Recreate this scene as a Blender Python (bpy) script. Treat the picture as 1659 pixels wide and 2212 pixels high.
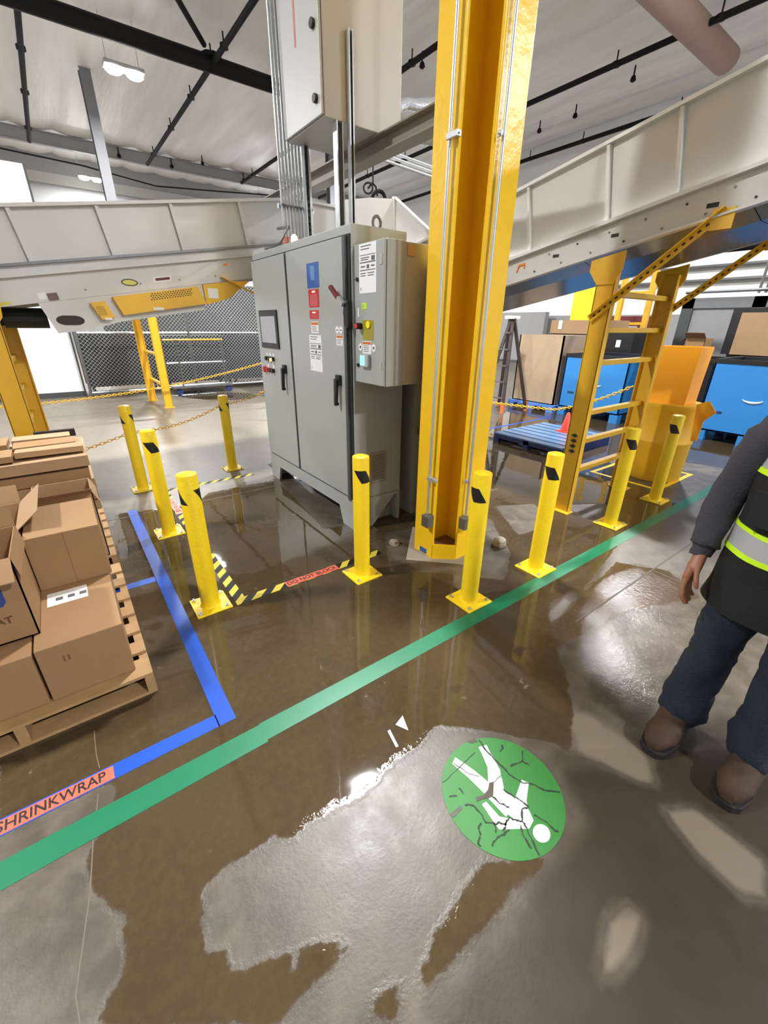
import bpy, bmesh, math, random
import numpy as np
from mathutils import Vector, Matrix, noise
random.seed(7)
for o in list(bpy.data.objects): bpy.data.objects.remove(o)
scene = bpy.context.scene
COL = scene.collection
PI = math.pi

# ------------------------------------------------------------------ camera
cam_d = bpy.data.cameras.new('camera'); cam = bpy.data.objects.new('camera', cam_d); COL.objects.link(cam)
cam_d.sensor_fit = 'HORIZONTAL'; cam_d.sensor_width = 36.0; cam_d.lens = 902.05 / 1659 * 36.0
cam_d.clip_start = 0.05; cam_d.clip_end = 200
RT = Vector((0.805096, -0.593039, 0.011211)); DN = Vector((-0.234310, -0.335344, -0.912493)); FW = Vector((0.544903, 0.732017, -0.408939))
cam.matrix_world = Matrix(((RT.x, -DN.x, -FW.x, 0), (RT.y, -DN.y, -FW.y, 0), (RT.z, -DN.z, -FW.z, 1.7), (0, 0, 0, 1)))
scene.camera = cam
# ------------------------------------------------------------------ world + view
w = bpy.data.worlds.new('hall_world'); scene.world = w; w.use_nodes = True
w.node_tree.nodes['Background'].inputs[0].default_value = (0.9, 0.95, 1, 1)
w.node_tree.nodes['Background'].inputs[1].default_value = 0.15
scene.view_settings.view_transform = 'Standard'; scene.view_settings.look = 'None'
scene.view_settings.gamma = 1.0; scene.view_settings.use_curve_mapping = False
scene.view_settings.exposure = 0.18
LAMP_W = 980.0        # watts of one high bay lamp
LAMP_SPOTS = [(x, y) for x in (-5.6, 3.4, 12.4) for y in (-7, 5, 17, 29) if (x, y) != (-5.6, -7)]
LAMP_Z = 8.0

# ------------------------------------------------------------------ materials
def lin(c):
    return tuple((v / 255 / 12.92 if v / 255 <= .04045 else ((v / 255 + .055) / 1.055) ** 2.4) for v in c)
MATS = {}
def mat(name, c, rough=.5, metal=0., var=.08, nscale=6., bump=0., bscale=40., emit=0., spec=.5, alpha=1., coat=0.):
    if name in MATS: return MATS[name]
    m = bpy.data.materials.new(name); m.use_nodes = True; MATS[name] = m
    nt = m.node_tree; n = nt.nodes; l = nt.links; p = n['Principled BSDF']
    c = lin(c)
    tc = n.new('ShaderNodeTexCoord')
    if var > 0:
        nz = n.new('ShaderNodeTexNoise'); nz.inputs['Scale'].default_value = nscale; nz.inputs['Detail'].default_value = 4
        l.new(tc.outputs['Object'], nz.inputs['Vector'])
        mx = n.new('ShaderNodeMix'); mx.data_type = 'RGBA'
        mx.inputs[6].default_value = tuple(v * (1 - var) for v in c) + (1,); mx.inputs[7].default_value = tuple(min(1, v * (1 + var)) for v in c) + (1,)
        l.new(nz.outputs['Fac'], mx.inputs[0]); l.new(mx.outputs[2], p.inputs['Base Color'])
    else: p.inputs['Base Color'].default_value = c + (1,)
    p.inputs['Roughness'].default_value = rough; p.inputs['Metallic'].default_value = metal
    p.inputs['Specular IOR Level'].default_value = spec; p.inputs['Coat Weight'].default_value = coat
    if alpha < 1: p.inputs['Alpha'].default_value = alpha
    if bump > 0:
        b = n.new('ShaderNodeTexNoise'); b.inputs['Scale'].default_value = bscale; b.inputs['Detail'].default_value = 3
        l.new(tc.outputs['Object'], b.inputs['Vector'])
        bp = n.new('ShaderNodeBump'); bp.inputs['Strength'].default_value = bump; bp.inputs['Distance'].default_value = .02
        l.new(b.outputs['Fac'], bp.inputs['Height']); l.new(bp.outputs['Normal'], p.inputs['Normal'])
    if emit > 0:
        p.inputs['Emission Color'].default_value = c + (1,); p.inputs['Emission Strength'].default_value = emit
    return m
YEL = mat('bollard_yellow', (252, 214, 28), .38, bump=.15, bscale=60)
YEL2 = mat('conveyor_yellow', (230, 180, 44), .4, bump=.08)
COLY = mat('column_yellow', (240, 192, 22), .3, bump=.18, bscale=14)
BLK = mat('black', (22, 22, 23), .45)
RUB = mat('dark_rubber', (32, 32, 33), .7)
GRY = mat('cabinet_grey', (160, 164, 160), .34, var=.04)
GRYD = mat('cabinet_seam', (70, 74, 74), .5)
GRYL = mat('enclosure_light_grey', (174, 174, 171), .4, var=.03)
WHT = mat('conveyor_white', (205, 204, 200), .32, var=.03)
WHTP = mat('paper_white', (232, 232, 230), .6, var=.02)
INK = mat('ink_grey', (95, 95, 98), .7, var=0)
INKD = mat('ink_dark', (50, 50, 54), .7, var=0)
STL = mat('galvanised', (196, 200, 202), .36, metal=.7, var=.12, nscale=30)
STLD = mat('dull_steel', (120, 122, 122), .42, metal=.7, var=.15, nscale=20)
PAN = mat('belly_pan_steel', (120, 128, 136), .22, metal=.55, var=.1, nscale=2)
BEAM = mat('beam_grey', (128, 122, 112), .5)
PIPE = mat('black_pipe', (17, 17, 19), .7, spec=.25)
CARD = mat('cardboard', (150, 116, 80), .75, var=.1, nscale=5)
CARD2 = mat('cardboard_pale', (168, 136, 102), .75, var=.1, nscale=4)
CARDD = mat('cardboard_inside', (128, 92, 60), .8, var=.1)
WOOD = mat('pallet_wood', (168, 134, 92), .75, var=.22, nscale=14, bump=.2, bscale=30)
GREEN = mat('green_tape', (14, 110, 74), .35, var=.08, nscale=8)
GREEN2 = mat('green_sign', (46, 118, 48), .5, var=.05)
BLUE = mat('blue_tape', (22, 74, 172), .35, var=.1, nscale=8)
ORNG = mat('orange_label', (225, 98, 74), .4, var=.05)
BINB = mat('bin_blue', (48, 132, 204), .45, var=.05)
PALB = mat('plastic_pallet_blue', (92, 140, 225), .45)
PALD = mat('dark_blue_pallet', (24, 40, 84), .3)
PALT = mat('blue_deck_worn', (92, 124, 160), .3, var=.2, nscale=9)
RED = mat('red', (196, 36, 44), .45)
DRED = mat('dark_red', (96, 24, 28), .5)
SBLU = mat('sign_blue', (44, 88, 158), .5, var=.1, nscale=40)
LIME = mat('lime_trim', (196, 240, 30), .5, var=.03)
REFL = mat('reflective_grey', (165, 165, 168), .45, var=.05)
VEST = mat('vest_black', (18, 18, 19), .85, bump=.2, bscale=120)
SWT = mat('sweater_charcoal', (58, 57, 64), .9, bump=.35, bscale=160)
JEAN = mat('denim', (22, 31, 47), .85, var=.3, nscale=9, bump=.3, bscale=120)
BOOT = mat('boot_leather', (60, 42, 27), .8, var=.5, nscale=14, bump=.3, bscale=30)
SOLE = mat('boot_sole', (26, 20, 16), .8)
SKIN = mat('skin', (150, 100, 74), .5, var=.08, nscale=18)
HAIR = mat('hair_dark', (34, 26, 22), .7)
LENS = mat('lamp_lens', (255, 253, 246), .4, var=0, emit=60)
AMBR = mat('amber_lamp', (255, 205, 150), .4, var=0, emit=6)
SCRN = mat('display_cyan', (120, 222, 255), .3, var=0, emit=1.2)
HMI = mat('hmi_glass', (150, 150, 156), .12, var=.15, nscale=4)
DRUM = mat('drum_yellow', (232, 180, 40), .4, var=.06)
LINR = mat('liner_orange', (250, 170, 40), .35, var=.06)
PINK = mat('dusty_pink_duct', (150, 124, 114), .55, var=.12)
FOIL = mat('duct_foil', (215, 220, 224), .22, metal=.85, bump=.8, bscale=12)
CLEARY = mat('yellow_acrylic', (170, 160, 40), .25, alpha=.8)
WALLW = mat('wall_white', (226, 227, 228), .6, var=.02)
WALLG = mat('wall_grey_band', (140, 140, 140), .6, var=.04)

def floor_material():
    m = bpy.data.materials.new('wet_concrete'); m.use_nodes = True
    nt = m.node_tree; n = nt.nodes; l = nt.links; p = n['Principled BSDF']
    geo = n.new('ShaderNodeNewGeometry')
    def noise_n(scale, det=5, rough=.6):
        z = n.new('ShaderNodeTexNoise'); z.inputs['Scale'].default_value = scale; z.inputs['Detail'].default_value = det; z.inputs['Roughness'].default_value = rough
        l.new(geo.outputs['Position'], z.inputs['Vector']); return z.outputs['Fac']
    def math_n(op, a, b=None, c=None):
        q = n.new('ShaderNodeMath'); q.operation = op
        for i, v in enumerate((a, b, c)):
            if v is None: continue
            if isinstance(v, (int, float)): q.inputs[i].default_value = v
            else: l.new(v, q.inputs[i])
        return q.outputs[0]
    def mixc(f, a, b):
        x = n.new('ShaderNodeMix'); x.data_type = 'RGBA'; l.new(f, x.inputs[0])
        for i, v in ((6, a), (7, b)):
            if isinstance(v, tuple): x.inputs[i].default_value = lin(v) + (1,)
            else: l.new(v, x.inputs[i])
        return x.outputs[2]
    def ramp(f, a, b):
        r = n.new('ShaderNodeMapRange'); r.inputs[1].default_value = a; r.inputs[2].default_value = b; l.new(f, r.inputs[0]); return r.outputs[0]
    at = n.new('ShaderNodeAttribute'); at.attribute_name = 'wet'
    big = noise_n(1.3, 6); mid = noise_n(9, 6); fine = noise_n(70, 4)
    d = math_n('ADD', at.outputs['Fac'], math_n('MULTIPLY', math_n('SUBTRACT', mid, .5), .075))
    d = math_n('ADD', d, math_n('MULTIPLY', math_n('SUBTRACT', fine, .5), .02))
    wet = ramp(d, -.006, .006)
    dry_c = mixc(ramp(big, .3, .7), (66, 58, 48), (82, 73, 62))
    dry_c = mixc(ramp(mid, .45, .8), dry_c, (94, 86, 75))
    wet_c = mixc(ramp(big, .3, .7), (62, 51, 35), (78, 65, 46))
    wet_c = mixc(math_n('MULTIPLY', ramp(noise_n(30, 8, .7), .45, .75), .45), wet_c, (92, 76, 50))
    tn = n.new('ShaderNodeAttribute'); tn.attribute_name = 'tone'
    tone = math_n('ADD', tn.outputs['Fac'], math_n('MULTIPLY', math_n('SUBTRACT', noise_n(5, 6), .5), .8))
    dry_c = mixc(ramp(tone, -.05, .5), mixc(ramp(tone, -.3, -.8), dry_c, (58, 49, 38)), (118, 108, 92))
    wet_c = mixc(math_n('MULTIPLY', ramp(noise_n(7.5, 3, .6), .705, .74), .7), wet_c, (120, 110, 94))
    l.new(mixc(wet, dry_c, wet_c), p.inputs['Base Color'])
    rd = ramp(mid, .2, .8)
    rdry = math_n('ADD', math_n('MULTIPLY', rd, .18), .3)
    sl = n.new('ShaderNodeAttribute'); sl.attribute_name = 'slick'
    rdry = math_n('SUBTRACT', rdry, math_n('MULTIPLY', sl.outputs['Fac'], .24))
    rwet = .035
    mr = n.new('ShaderNodeMix'); l.new(wet, mr.inputs[0]); l.new(rdry, mr.inputs[2]); mr.inputs[3].default_value = rwet
    l.new(mr.outputs[0], p.inputs['Roughness'])
    # relief: dry grain, water slightly above the slab with a rounded rim, faint ripples
    h = math_n('MULTIPLY', ramp(d, -.02, .02), .0022)
    h = math_n('ADD', h, math_n('MULTIPLY', math_n('MULTIPLY', fine, math_n('SUBTRACT', 1, wet)), .0007))
    h = math_n('ADD', h, math_n('MULTIPLY', noise_n(3.5, 2), .0022))
    h = math_n('ADD', h, math_n('MULTIPLY', math_n('MULTIPLY', ramp(noise_n(26, 5, .7), .3, .75), sl.outputs['Fac']), .0017))
    bp = n.new('ShaderNodeBump'); bp.inputs['Strength'].default_value = .7; bp.inputs['Distance'].default_value = 1.0
    l.new(h, bp.inputs['Height']); l.new(bp.outputs['Normal'], p.inputs['Normal'])
    p.inputs['Specular IOR Level'].default_value = .5
    return m
def hazard_material():
    m = bpy.data.materials.new('hazard_stripes'); m.use_nodes = True
    n = m.node_tree.nodes; l = m.node_tree.links; p = n['Principled BSDF']
    g = n.new('ShaderNodeNewGeometry'); s = n.new('ShaderNodeSeparateXYZ'); l.new(g.outputs['Position'], s.inputs[0])
    a = n.new('ShaderNodeMath'); a.operation = 'SUBTRACT'; l.new(s.outputs[0], a.inputs[0]); l.new(s.outputs[1], a.inputs[1])
    f = n.new('ShaderNodeMath'); f.operation = 'MULTIPLY'; l.new(a.outputs[0], f.inputs[0]); f.inputs[1].default_value = 7.3
    fr = n.new('ShaderNodeMath'); fr.operation = 'FRACT'; l.new(f.outputs[0], fr.inputs[0])
    gt = n.new('ShaderNodeMath'); gt.operation = 'GREATER_THAN'; l.new(fr.outputs[0], gt.inputs[0]); gt.inputs[1].default_value = .5
    mx = n.new('ShaderNodeMix'); mx.data_type = 'RGBA'; l.new(gt.outputs[0], mx.inputs[0])
    mx.inputs[6].default_value = lin((14, 13, 12)) + (1,); mx.inputs[7].default_value = lin((214, 196, 62)) + (1,)
    l.new(mx.outputs[2], p.inputs['Base Color']); p.inputs['Roughness'].default_value = .55; p.inputs['Specular IOR Level'].default_value = .3
    return m
def ceiling_material():
    m = bpy.data.materials.new('roof_insulation'); m.use_nodes = True
    n = m.node_tree.nodes; l = m.node_tree.links; p = n['Principled BSDF']
    g = n.new('ShaderNodeNewGeometry'); mp = n.new('ShaderNodeMapping'); mp.inputs['Scale'].default_value = (2.2, .35, 1)
    l.new(g.outputs['Position'], mp.inputs[0])
    z = n.new('ShaderNodeTexNoise'); z.inputs['Scale'].default_value = 1.0; z.inputs['Detail'].default_value = 5; l.new(mp.outputs[0], z.inputs['Vector'])
    mx = n.new('ShaderNodeMix'); mx.data_type = 'RGBA'; l.new(z.outputs['Fac'], mx.inputs[0])
    mx.inputs[6].default_value = lin((212, 211, 208)) + (1,); mx.inputs[7].default_value = lin((246, 246, 244)) + (1,)
    l.new(mx.outputs[2], p.inputs['Base Color']); p.inputs['Roughness'].default_value = .45
    bp = n.new('ShaderNodeBump'); bp.inputs['Strength'].default_value = .6; bp.inputs['Distance'].default_value = .12
    l.new(z.outputs['Fac'], bp.inputs['Height']); l.new(bp.outputs['Normal'], p.inputs['Normal'])
    return m
FLOORM = floor_material(); HAZ = hazard_material(); ROOFM = ceiling_material()

# ------------------------------------------------------------------ mesh helpers
def wloc(o):
    v = Vector((0, 0, 0))
    while o is not None: v += o.location; o = o.parent
    return v
class MB:
    def __init__(s): s.v = []; s.f = []
    def box(s, x0, x1, y0, y1, z0, z1):
        x0, x1 = min(x0, x1), max(x0, x1); y0, y1 = min(y0, y1), max(y0, y1); z0, z1 = min(z0, z1), max(z0, z1)
        return s.hexa([(x0, y0, z0), (x1, y0, z0), (x1, y1, z0), (x0, y1, z0), (x0, y0, z1), (x1, y0, z1), (x1, y1, z1), (x0, y1, z1)])
    def hexa(s, c):
        i = len(s.v); s.v += [tuple(q) for q in c]
        s.f += [(i, i+3, i+2, i+1), (i+4, i+5, i+6, i+7), (i, i+1, i+5, i+4), (i+1, i+2, i+6, i+5), (i+2, i+3, i+7, i+6), (i+3, i, i+4, i+7)]
        return s
    def prism(s, poly, ax, d0, d1):
        # poly: 2-d points; ax: axis of extrusion ('x': poly=(y,z), 'y': (x,z), 'z': (x,y))
        def P(q, d): return {'x': (d, q[0], q[1]), 'y': (q[0], d, q[1]), 'z': (q[0], q[1], d)}[ax]
        i = len(s.v); n = len(poly)
        s.v += [P(q, d0) for q in poly] + [P(q, d1) for q in poly]
        s.f += [tuple(range(i + n - 1, i - 1, -1)), tuple(range(i + n, i + 2 * n))]
        s.f += [(i + k, i + (k + 1) % n, i + n + (k + 1) % n, i + n + k) for k in range(n)]
        return s
    def tube(s, pts, r, n=10, closed=False, cap=True):
        pts = [Vector(p) for p in pts]; m = len(pts); i0 = len(s.v)
        up = None
        for k, p in enumerate(pts):
            if closed: t = pts[(k + 1) % m] - pts[k - 1]
            else: t = pts[min(k + 1, m - 1)] - pts[max(k - 1, 0)]
            t.normalize()
            if up is None: up = t.orthogonal().normalized()
            else: up = (up - t * up.dot(t)); up = up.normalized() if up.length > 1e-6 else t.orthogonal().normalized()
            b = t.cross(up); rr = r[k] if isinstance(r, (list, tuple)) else r
            for j in range(n):
                a = 2 * PI * j / n; s.v.append(tuple(p + (up * math.cos(a) + b * math.sin(a)) * rr))
        for k in range(m if closed else m - 1):
            a = i0 + k * n; b = i0 + ((k + 1) % m) * n
            for j in range(n): s.f.append((a + j, a + (j + 1) % n, b + (j + 1) % n, b + j))
        if cap and not closed:
            s.f.append(tuple(range(i0 + n - 1, i0 - 1, -1))); s.f.append(tuple(range(i0 + (m - 1) * n, i0 + m * n)))
        return s
    def bar(s, p0, p1, w, h, up=(0, 0, 1)):
        p0, p1, up = Vector(p0), Vector(p1), Vector(up); t = (p1 - p0).normalized(); sd = t.cross(up).normalized(); u = sd.cross(t)
        a, b = sd * w / 2, u * h / 2
        return s.hexa([p0 - a - b, p0 + a - b, p0 + a + b, p0 - a + b, p1 - a - b, p1 + a - b, p1 + a + b, p1 - a + b])
    def lathe(s, prof, c=(0, 0, 0), n=20, sx=1, sy=1):
        i0 = len(s.v); m = len(prof)
        for r, z in prof:
            for j in range(n): a = 2 * PI * j / n; s.v.append((c[0] + r * sx * math.cos(a), c[1] + r * sy * math.sin(a), c[2] + z))
        for k in range(m - 1):
            a = i0 + k * n; b = a + n
            for j in range(n): s.f.append((a + j, a + (j + 1) % n, b + (j + 1) % n, b + j))
        s.f.append(tuple(range(i0 + n - 1, i0 - 1, -1))); s.f.append(tuple(range(i0 + (m - 1) * n, i0 + m * n)))
        return s
    def loft(s, rings, n=20, cap=True):
        # ring: (centre, vector a, vector b)
        i0 = len(s.v)
        for c, a, b in rings:
            c, a, b = Vector(c), Vector(a), Vector(b)
            for j in range(n): t = 2 * PI * j / n; s.v.append(tuple(c + a * math.cos(t) + b * math.sin(t)))
        for k in range(len(rings) - 1):
            a = i0 + k * n; b = a + n
            for j in range(n): s.f.append((a + j, a + (j + 1) % n, b + (j + 1) % n, b + j))
        if cap: s.f.append(tuple(range(i0 + n - 1, i0 - 1, -1))); s.f.append(tuple(range(i0 + (len(rings) - 1) * n, i0 + len(rings) * n)))
        return s
    def wobble(s, amp, sc, seed=0):
        s.v = [tuple(Vector(q) + noise.noise_vector(Vector(q) * sc + Vector((seed, 0, 0))) * amp) for q in s.v]; return s
    def mesh(s, name, off=Vector((0, 0, 0)), bevel=0, smooth=False):
        me = bpy.data.meshes.new(name)
        me.from_pydata([(q[0] - off[0], q[1] - off[1], q[2] - off[2]) for q in s.v], [], s.f)
        bm = bmesh.new(); bm.from_mesh(me)
        bmesh.ops.recalc_face_normals(bm, faces=bm.faces)
        if bevel > 0:
            es = [e for e in bm.edges if len(e.link_faces) == 2 and e.calc_face_angle(0) > .6]
            bmesh.ops.bevel(bm, geom=es, offset=bevel, segments=2, affect='EDGES', profile=.5)
        if smooth:
            for f in bm.faces: f.smooth = True
            for e in bm.edges:
                if len(e.link_faces) == 2 and e.calc_face_angle(0) > math.radians(40): e.smooth = False
        bm.to_mesh(me); bm.free(); return me
    def build(s, name, m, parent=None, bevel=0, smooth=False, local=False, origin=None):
        off = Vector((0, 0, 0))
        if parent is not None and not local: off = wloc(parent)
        o_loc = Vector((0, 0, 0))
        if parent is None and origin is not None: off = Vector(origin); o_loc = off
        me = s.mesh(name, off, bevel, smooth); me.materials.append(m)
        o = bpy.data.objects.new(name, me); COL.objects.link(o); o.location = o_loc
        if parent is not None: o.parent = parent
        return o
def tag(o, label, cat, group=None):
    o['label'] = label; o['category'] = cat
    if group: o['group'] = group
    return o
def thing(name, label, cat, loc=(0, 0, 0), group=None, rz=0):
    o = bpy.data.objects.new(name, None); COL.objects.link(o); o.empty_display_size = .1
    o.location = loc; o.rotation_euler = (0, 0, rz); return tag(o, label, cat, group)
def struct(o): o['kind'] = 'structure'; return o
def stuff(o): o['kind'] = 'stuff'; return o
def dup(root, loc, rz=None, label=None):
    r = root.copy(); COL.objects.link(r); r.location = loc
    if rz is not None: r.rotation_euler = (0, 0, rz)
    if label: r['label'] = label
    for ch in list(root.children):
        c = ch.copy(); COL.objects.link(c); c.parent = r
        for g in list(ch.children):
            q = g.copy(); COL.objects.link(q); q.parent = c
    return r
def B(*a): return MB().box(*a)
def text_obj(name, s, size, m, mw, parent=None, depth=.0004, ax=1.0, bold=0.0):
    cu = bpy.data.curves.new(name, 'FONT'); cu.body = s; cu.size = size; cu.extrude = depth; cu.align_x = 'CENTER'; cu.align_y = 'CENTER'; cu.offset = bold
    t = bpy.data.objects.new(name, cu); COL.objects.link(t)
    dg = bpy.context.evaluated_depsgraph_get(); me = bpy.data.meshes.new_from_object(t.evaluated_get(dg))
    bpy.data.objects.remove(t); me.transform(Matrix.Diagonal((ax, 1, 1, 1)))
    off = wloc(parent) if parent is not None else Vector((0, 0, 0))
    me.transform(Matrix.Translation(-off) @ mw); me.name = name; me.materials.clear(); me.materials.append(m)
    o = bpy.data.objects.new(name, me); COL.objects.link(o)
    if parent is not None: o.parent = parent
    return o
def frame(origin, xdir, ydir):
    x = Vector(xdir).normalized(); y = Vector(ydir).normalized(); z = x.cross(y)
    return Matrix(((x.x, y.x, z.x, origin[0]), (x.y, y.y, z.y, origin[1]), (x.z, y.z, z.z, origin[2]), (0, 0, 0, 1)))

# ------------------------------------------------------------------ room shell
X0, X1, Y0, Y1, ZR = -13.0, 20.0, -11.0, 31.0, 9.3
WET = [(-0.59, 1.89), (-0.57, 1.57), (-0.22, 1.52), (-0.21, 1.46), (-0.28, 1.35), (-0.31, 1.27), (-0.32, 1.21), (-0.3, 1.13), (-0.27, 1.07), (-0.23, 1.0), (-0.25, 0.94), (-0.26, 0.86), (-0.29, 0.85), (-0.32, 0.8), (0.06, 0.52), (0.12, 0.53), (0.21, 0.53), (0.29, 0.55), (0.28, 0.56), (0.2, 0.61), (0.12, 0.64), (-0.02, 0.69), (-0.01, 0.75), (-0.07, 0.77), (-0.02, 0.94), (0.04, 0.96), (0.15, 0.96), (0.23, 0.96), (0.28, 0.9), (0.36, 0.92), (0.49, 0.9), (0.56, 0.89), (0.65, 0.89), (0.69, 0.92), (0.78, 0.92), (0.88, 0.92), (1.03, 0.95), (1.1, 0.88), (1.26, 0.72), (1.4, 0.55), (1.37, 0.49), (1.56, 0.58), (1.75, 0.72), (1.94, 0.92), (2.37, 1.09), (3.07, 1.25), (3.7, 1.38), (4.29, 1.44), (4.69, 1.43), (5.22, 1.37), (5.82, 1.29), (7.66, 1.32), (11.96, 2.35), (8.12, 6.13), (4.11, 3.74), (3.01, 3.42), (2.19, 2.79), (1.61, 3.07), (1.76, 4.47), (1.23, 4.84), (0.78, 4.3), (0.11, 4.5), (-0.03, 3.21), (-0.68, 3.33), (-2.2, 3.2), (-2.2, 1.9)]
WET_MORE = [[(0.78, 0.45), (0.96, 0.33), (0.91, 0.32), (0.79, 0.34), (0.65, 0.33), (0.51, 0.34), (0.42, 0.34), (0.44, 0.38), (0.5, 0.4), (0.61, 0.43), (0.69, 0.44)],
            [(0.28, 0.42), (0.35, 0.4), (0.37, 0.38), (0.31, 0.34), (0.26, 0.38)],
            [(1.9, .92), (2.6, .86), (3.2, .62), (3.4, .9), (3.2, 1.2), (2.4, 1.1)]]
DRY = [[(2.0, 2.68), (1.64, 2.13), (1.96, 1.91), (2.26, 1.54), (2.63, 1.78), (3.02, 2.33)],
       [(2.95, 1.95), (3.35, 1.9), (3.7, 2.3), (3.3, 2.5)], [(3.75, 1.7), (4.2, 1.62), (4.3, 1.9), (3.9, 2.1)],
       [(3.57, 1.31), (4.25, 1.34), (4.8, 1.22), (4.32, 1.05), (3.73, 1.19)], [(0.12, 0.63), (0.16, 0.62), (0.15, 0.59), (0.12, 0.59), (0.11, 0.62)]]
def sdist(P, poly):
    poly = np.array(poly); d = np.full(len(P), 1e9); ins = np.zeros(len(P), bool)
    for i in range(len(poly)):
        a, b = poly[i - 1], poly[i]; e = b - a; t = np.clip(((P - a) @ e) / (e @ e + 1e-12), 0, 1)
        d = np.minimum(d, np.hypot(*(P - a - t[:, None] * e).T))
        c = ((a[1] > P[:, 1]) != (b[1] > P[:, 1])) & (P[:, 0] < (b[0] - a[0]) * (P[:, 1] - a[1]) / (b[1] - a[1] + 1e-12) + a[0]); ins ^= c
    return np.where(ins, d, -d)
def build_floor():
    xs = np.concatenate([np.linspace(X0, -1.6, 30)[:-1], np.arange(-1.6, 4, .03), np.arange(4, 9, .08), np.linspace(9, X1, 25)])
    ys = np.concatenate([np.linspace(Y0, -.6, 22)[:-1], np.arange(-.6, 3.4, .03), np.arange(3.4, 7, .08), np.linspace(7, Y1, 45)])
    gx, gy = np.meshgrid(xs, ys); P = np.c_[gx.ravel(), gy.ravel()]
    wet = sdist(P, WET)
    for q in WET_MORE: wet = np.maximum(wet, sdist(P, q))
    for q in DRY: wet = np.minimum(wet, -sdist(P, q))
    far = np.array([noise.noise(Vector((a * .55, b * .55, 3.3))) for a, b in P]) * .6
    inner = (P[:, 0] > -1.5) & (P[:, 0] < 3.4) & (P[:, 1] > -.2) & (P[:, 1] < 3.2)
    wet = np.where(inner, wet, np.maximum(np.minimum(wet, far + .25), far - .22))
    back = (P[:, 0] < 1.9) & (P[:, 1] > 4.3); wet = np.where(back, np.minimum(wet, (4.55 - P[:, 1]) * .5), wet)
    wet = np.clip(wet, -.12, .12)
    nx, ny = len(xs), len(ys)
    idx = np.arange(nx * ny).reshape(ny, nx)
    F = np.stack([idx[:-1, :-1], idx[:-1, 1:], idx[1:, 1:], idx[1:, :-1]], -1).reshape(-1, 4)
    me = bpy.data.meshes.new('floor'); me.from_pydata(np.c_[P, np.zeros(len(P))].tolist(), [], F.tolist())
    a = me.attributes.new('wet', 'FLOAT', 'POINT'); a.data.foreach_set('value', wet.astype(np.float32))
    tone = np.where((P[:, 1] > 4.6) & (P[:, 0] < 4), np.clip((P[:, 1] - 4.6) * .5, 0, .6), 0.)
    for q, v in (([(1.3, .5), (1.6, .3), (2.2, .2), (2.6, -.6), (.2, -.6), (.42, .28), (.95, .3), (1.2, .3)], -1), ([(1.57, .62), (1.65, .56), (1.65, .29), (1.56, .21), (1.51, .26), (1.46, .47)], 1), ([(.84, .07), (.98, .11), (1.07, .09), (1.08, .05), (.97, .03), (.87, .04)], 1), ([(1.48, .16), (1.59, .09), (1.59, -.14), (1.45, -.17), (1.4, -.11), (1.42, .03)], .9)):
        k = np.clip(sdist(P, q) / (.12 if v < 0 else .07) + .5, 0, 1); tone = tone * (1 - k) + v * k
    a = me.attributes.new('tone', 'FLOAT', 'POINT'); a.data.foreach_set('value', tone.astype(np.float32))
    sl = np.clip(sdist(P, [(2.3, 1.2), (3.3, 1.1), (3.4, .5), (2.6, .2), (1.95, .35), (1.75, .6), (1.95, .95)]) / .15 + .5, 0, 1)
    a = me.attributes.new('slick', 'FLOAT', 'POINT'); a.data.foreach_set('value', sl.astype(np.float32))
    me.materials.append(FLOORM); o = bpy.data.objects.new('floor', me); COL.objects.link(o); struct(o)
    JM = mat('slab_joint', (74, 66, 54), .6); LM = mat('crack_line', (104, 95, 80), .6)
    for y in (.98, 4.35):
        MB().box(2.25 if y < 2 else -6, 9, y - .006, y + .006, 0, .0012).build('slab_joint', JM, o)
    MB().box(3.3, 3.312, .2, .98, 0, .0012).build('slab_joint', JM, o)
    def crack(pts, wd):
        b = MB()
        for p, q in zip(pts, pts[1:]): b.bar((p[0], p[1], .0002), (q[0], q[1], .0002), wd, .0006)
        b.build('floor_crack', LM, o)
    crack([(-.26, 1.84), (-.262, 1.7), (-.256, 1.62)], .003); crack([(-.27, 1.5), (-.3, 1.32), (-.32, 1.15), (-.35, 1.0), (-.37, .9), (-.36, .8)], .0035)
    return o
floor = build_floor()
def build_ceiling():
    xs = np.arange(X0, X1 + .01, .19); ys = np.arange(Y0, Y1 + .1, .75)
    V = []; F = []
    for y in ys:
        for x in xs:
            ph = (x - X0) / 1.52; sag = -.10 * abs(math.sin(PI * ph)) ** .8
            V.append((x, y, ZR + sag + .05 * noise.noise(Vector((x * 1.7, y * .8, 0)))))
    n = len(xs)
    for j in range(len(ys) - 1):
        for i in range(n - 1): a = j * n + i; F.append((a, a + n, a + n + 1, a + 1))
    me = bpy.data.meshes.new('ceiling'); me.from_pydata(V, [], F); me.materials.append(ROOFM)
    for p in me.polygons: p.use_smooth = True
    o = bpy.data.objects.new('ceiling', me); COL.objects.link(o); struct(o)
    for y in (-4, 27.5):
        b = MB().box(X0, X1, y - .1, y + .1, ZR - .16, ZR - .13).box(X0, X1, y - .1, y + .1, ZR - .62, ZR - .59).box(X0, X1, y - .012, y + .012, ZR - .6, ZR - .13)
        b.build('roof_girder', mat('girder_grey', (150, 150, 150), .5), o)
    return o
ceiling = build_ceiling()
def wall(name, *a):
    o = B(*a).build(name, mat('wall_far_grey', (150, 150, 150), .7, var=.05) if name == 'wall_far' else WALLW); return struct(o)
wf = wall('wall_far', X0, X1, Y1, Y1 + .3, 0, ZR + .1)
B(X0, X1, Y1 - .12, Y1, 8.0, 8.45).build('wall_girt', GRYL, wf)
B(X0, X1, Y1 - .05, Y1, 0, 2.2).build('lower_band', WALLG, wf)
wr = wall('wall_right', X1, X1 + .3, Y0, Y1, 0, ZR + .1)
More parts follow.
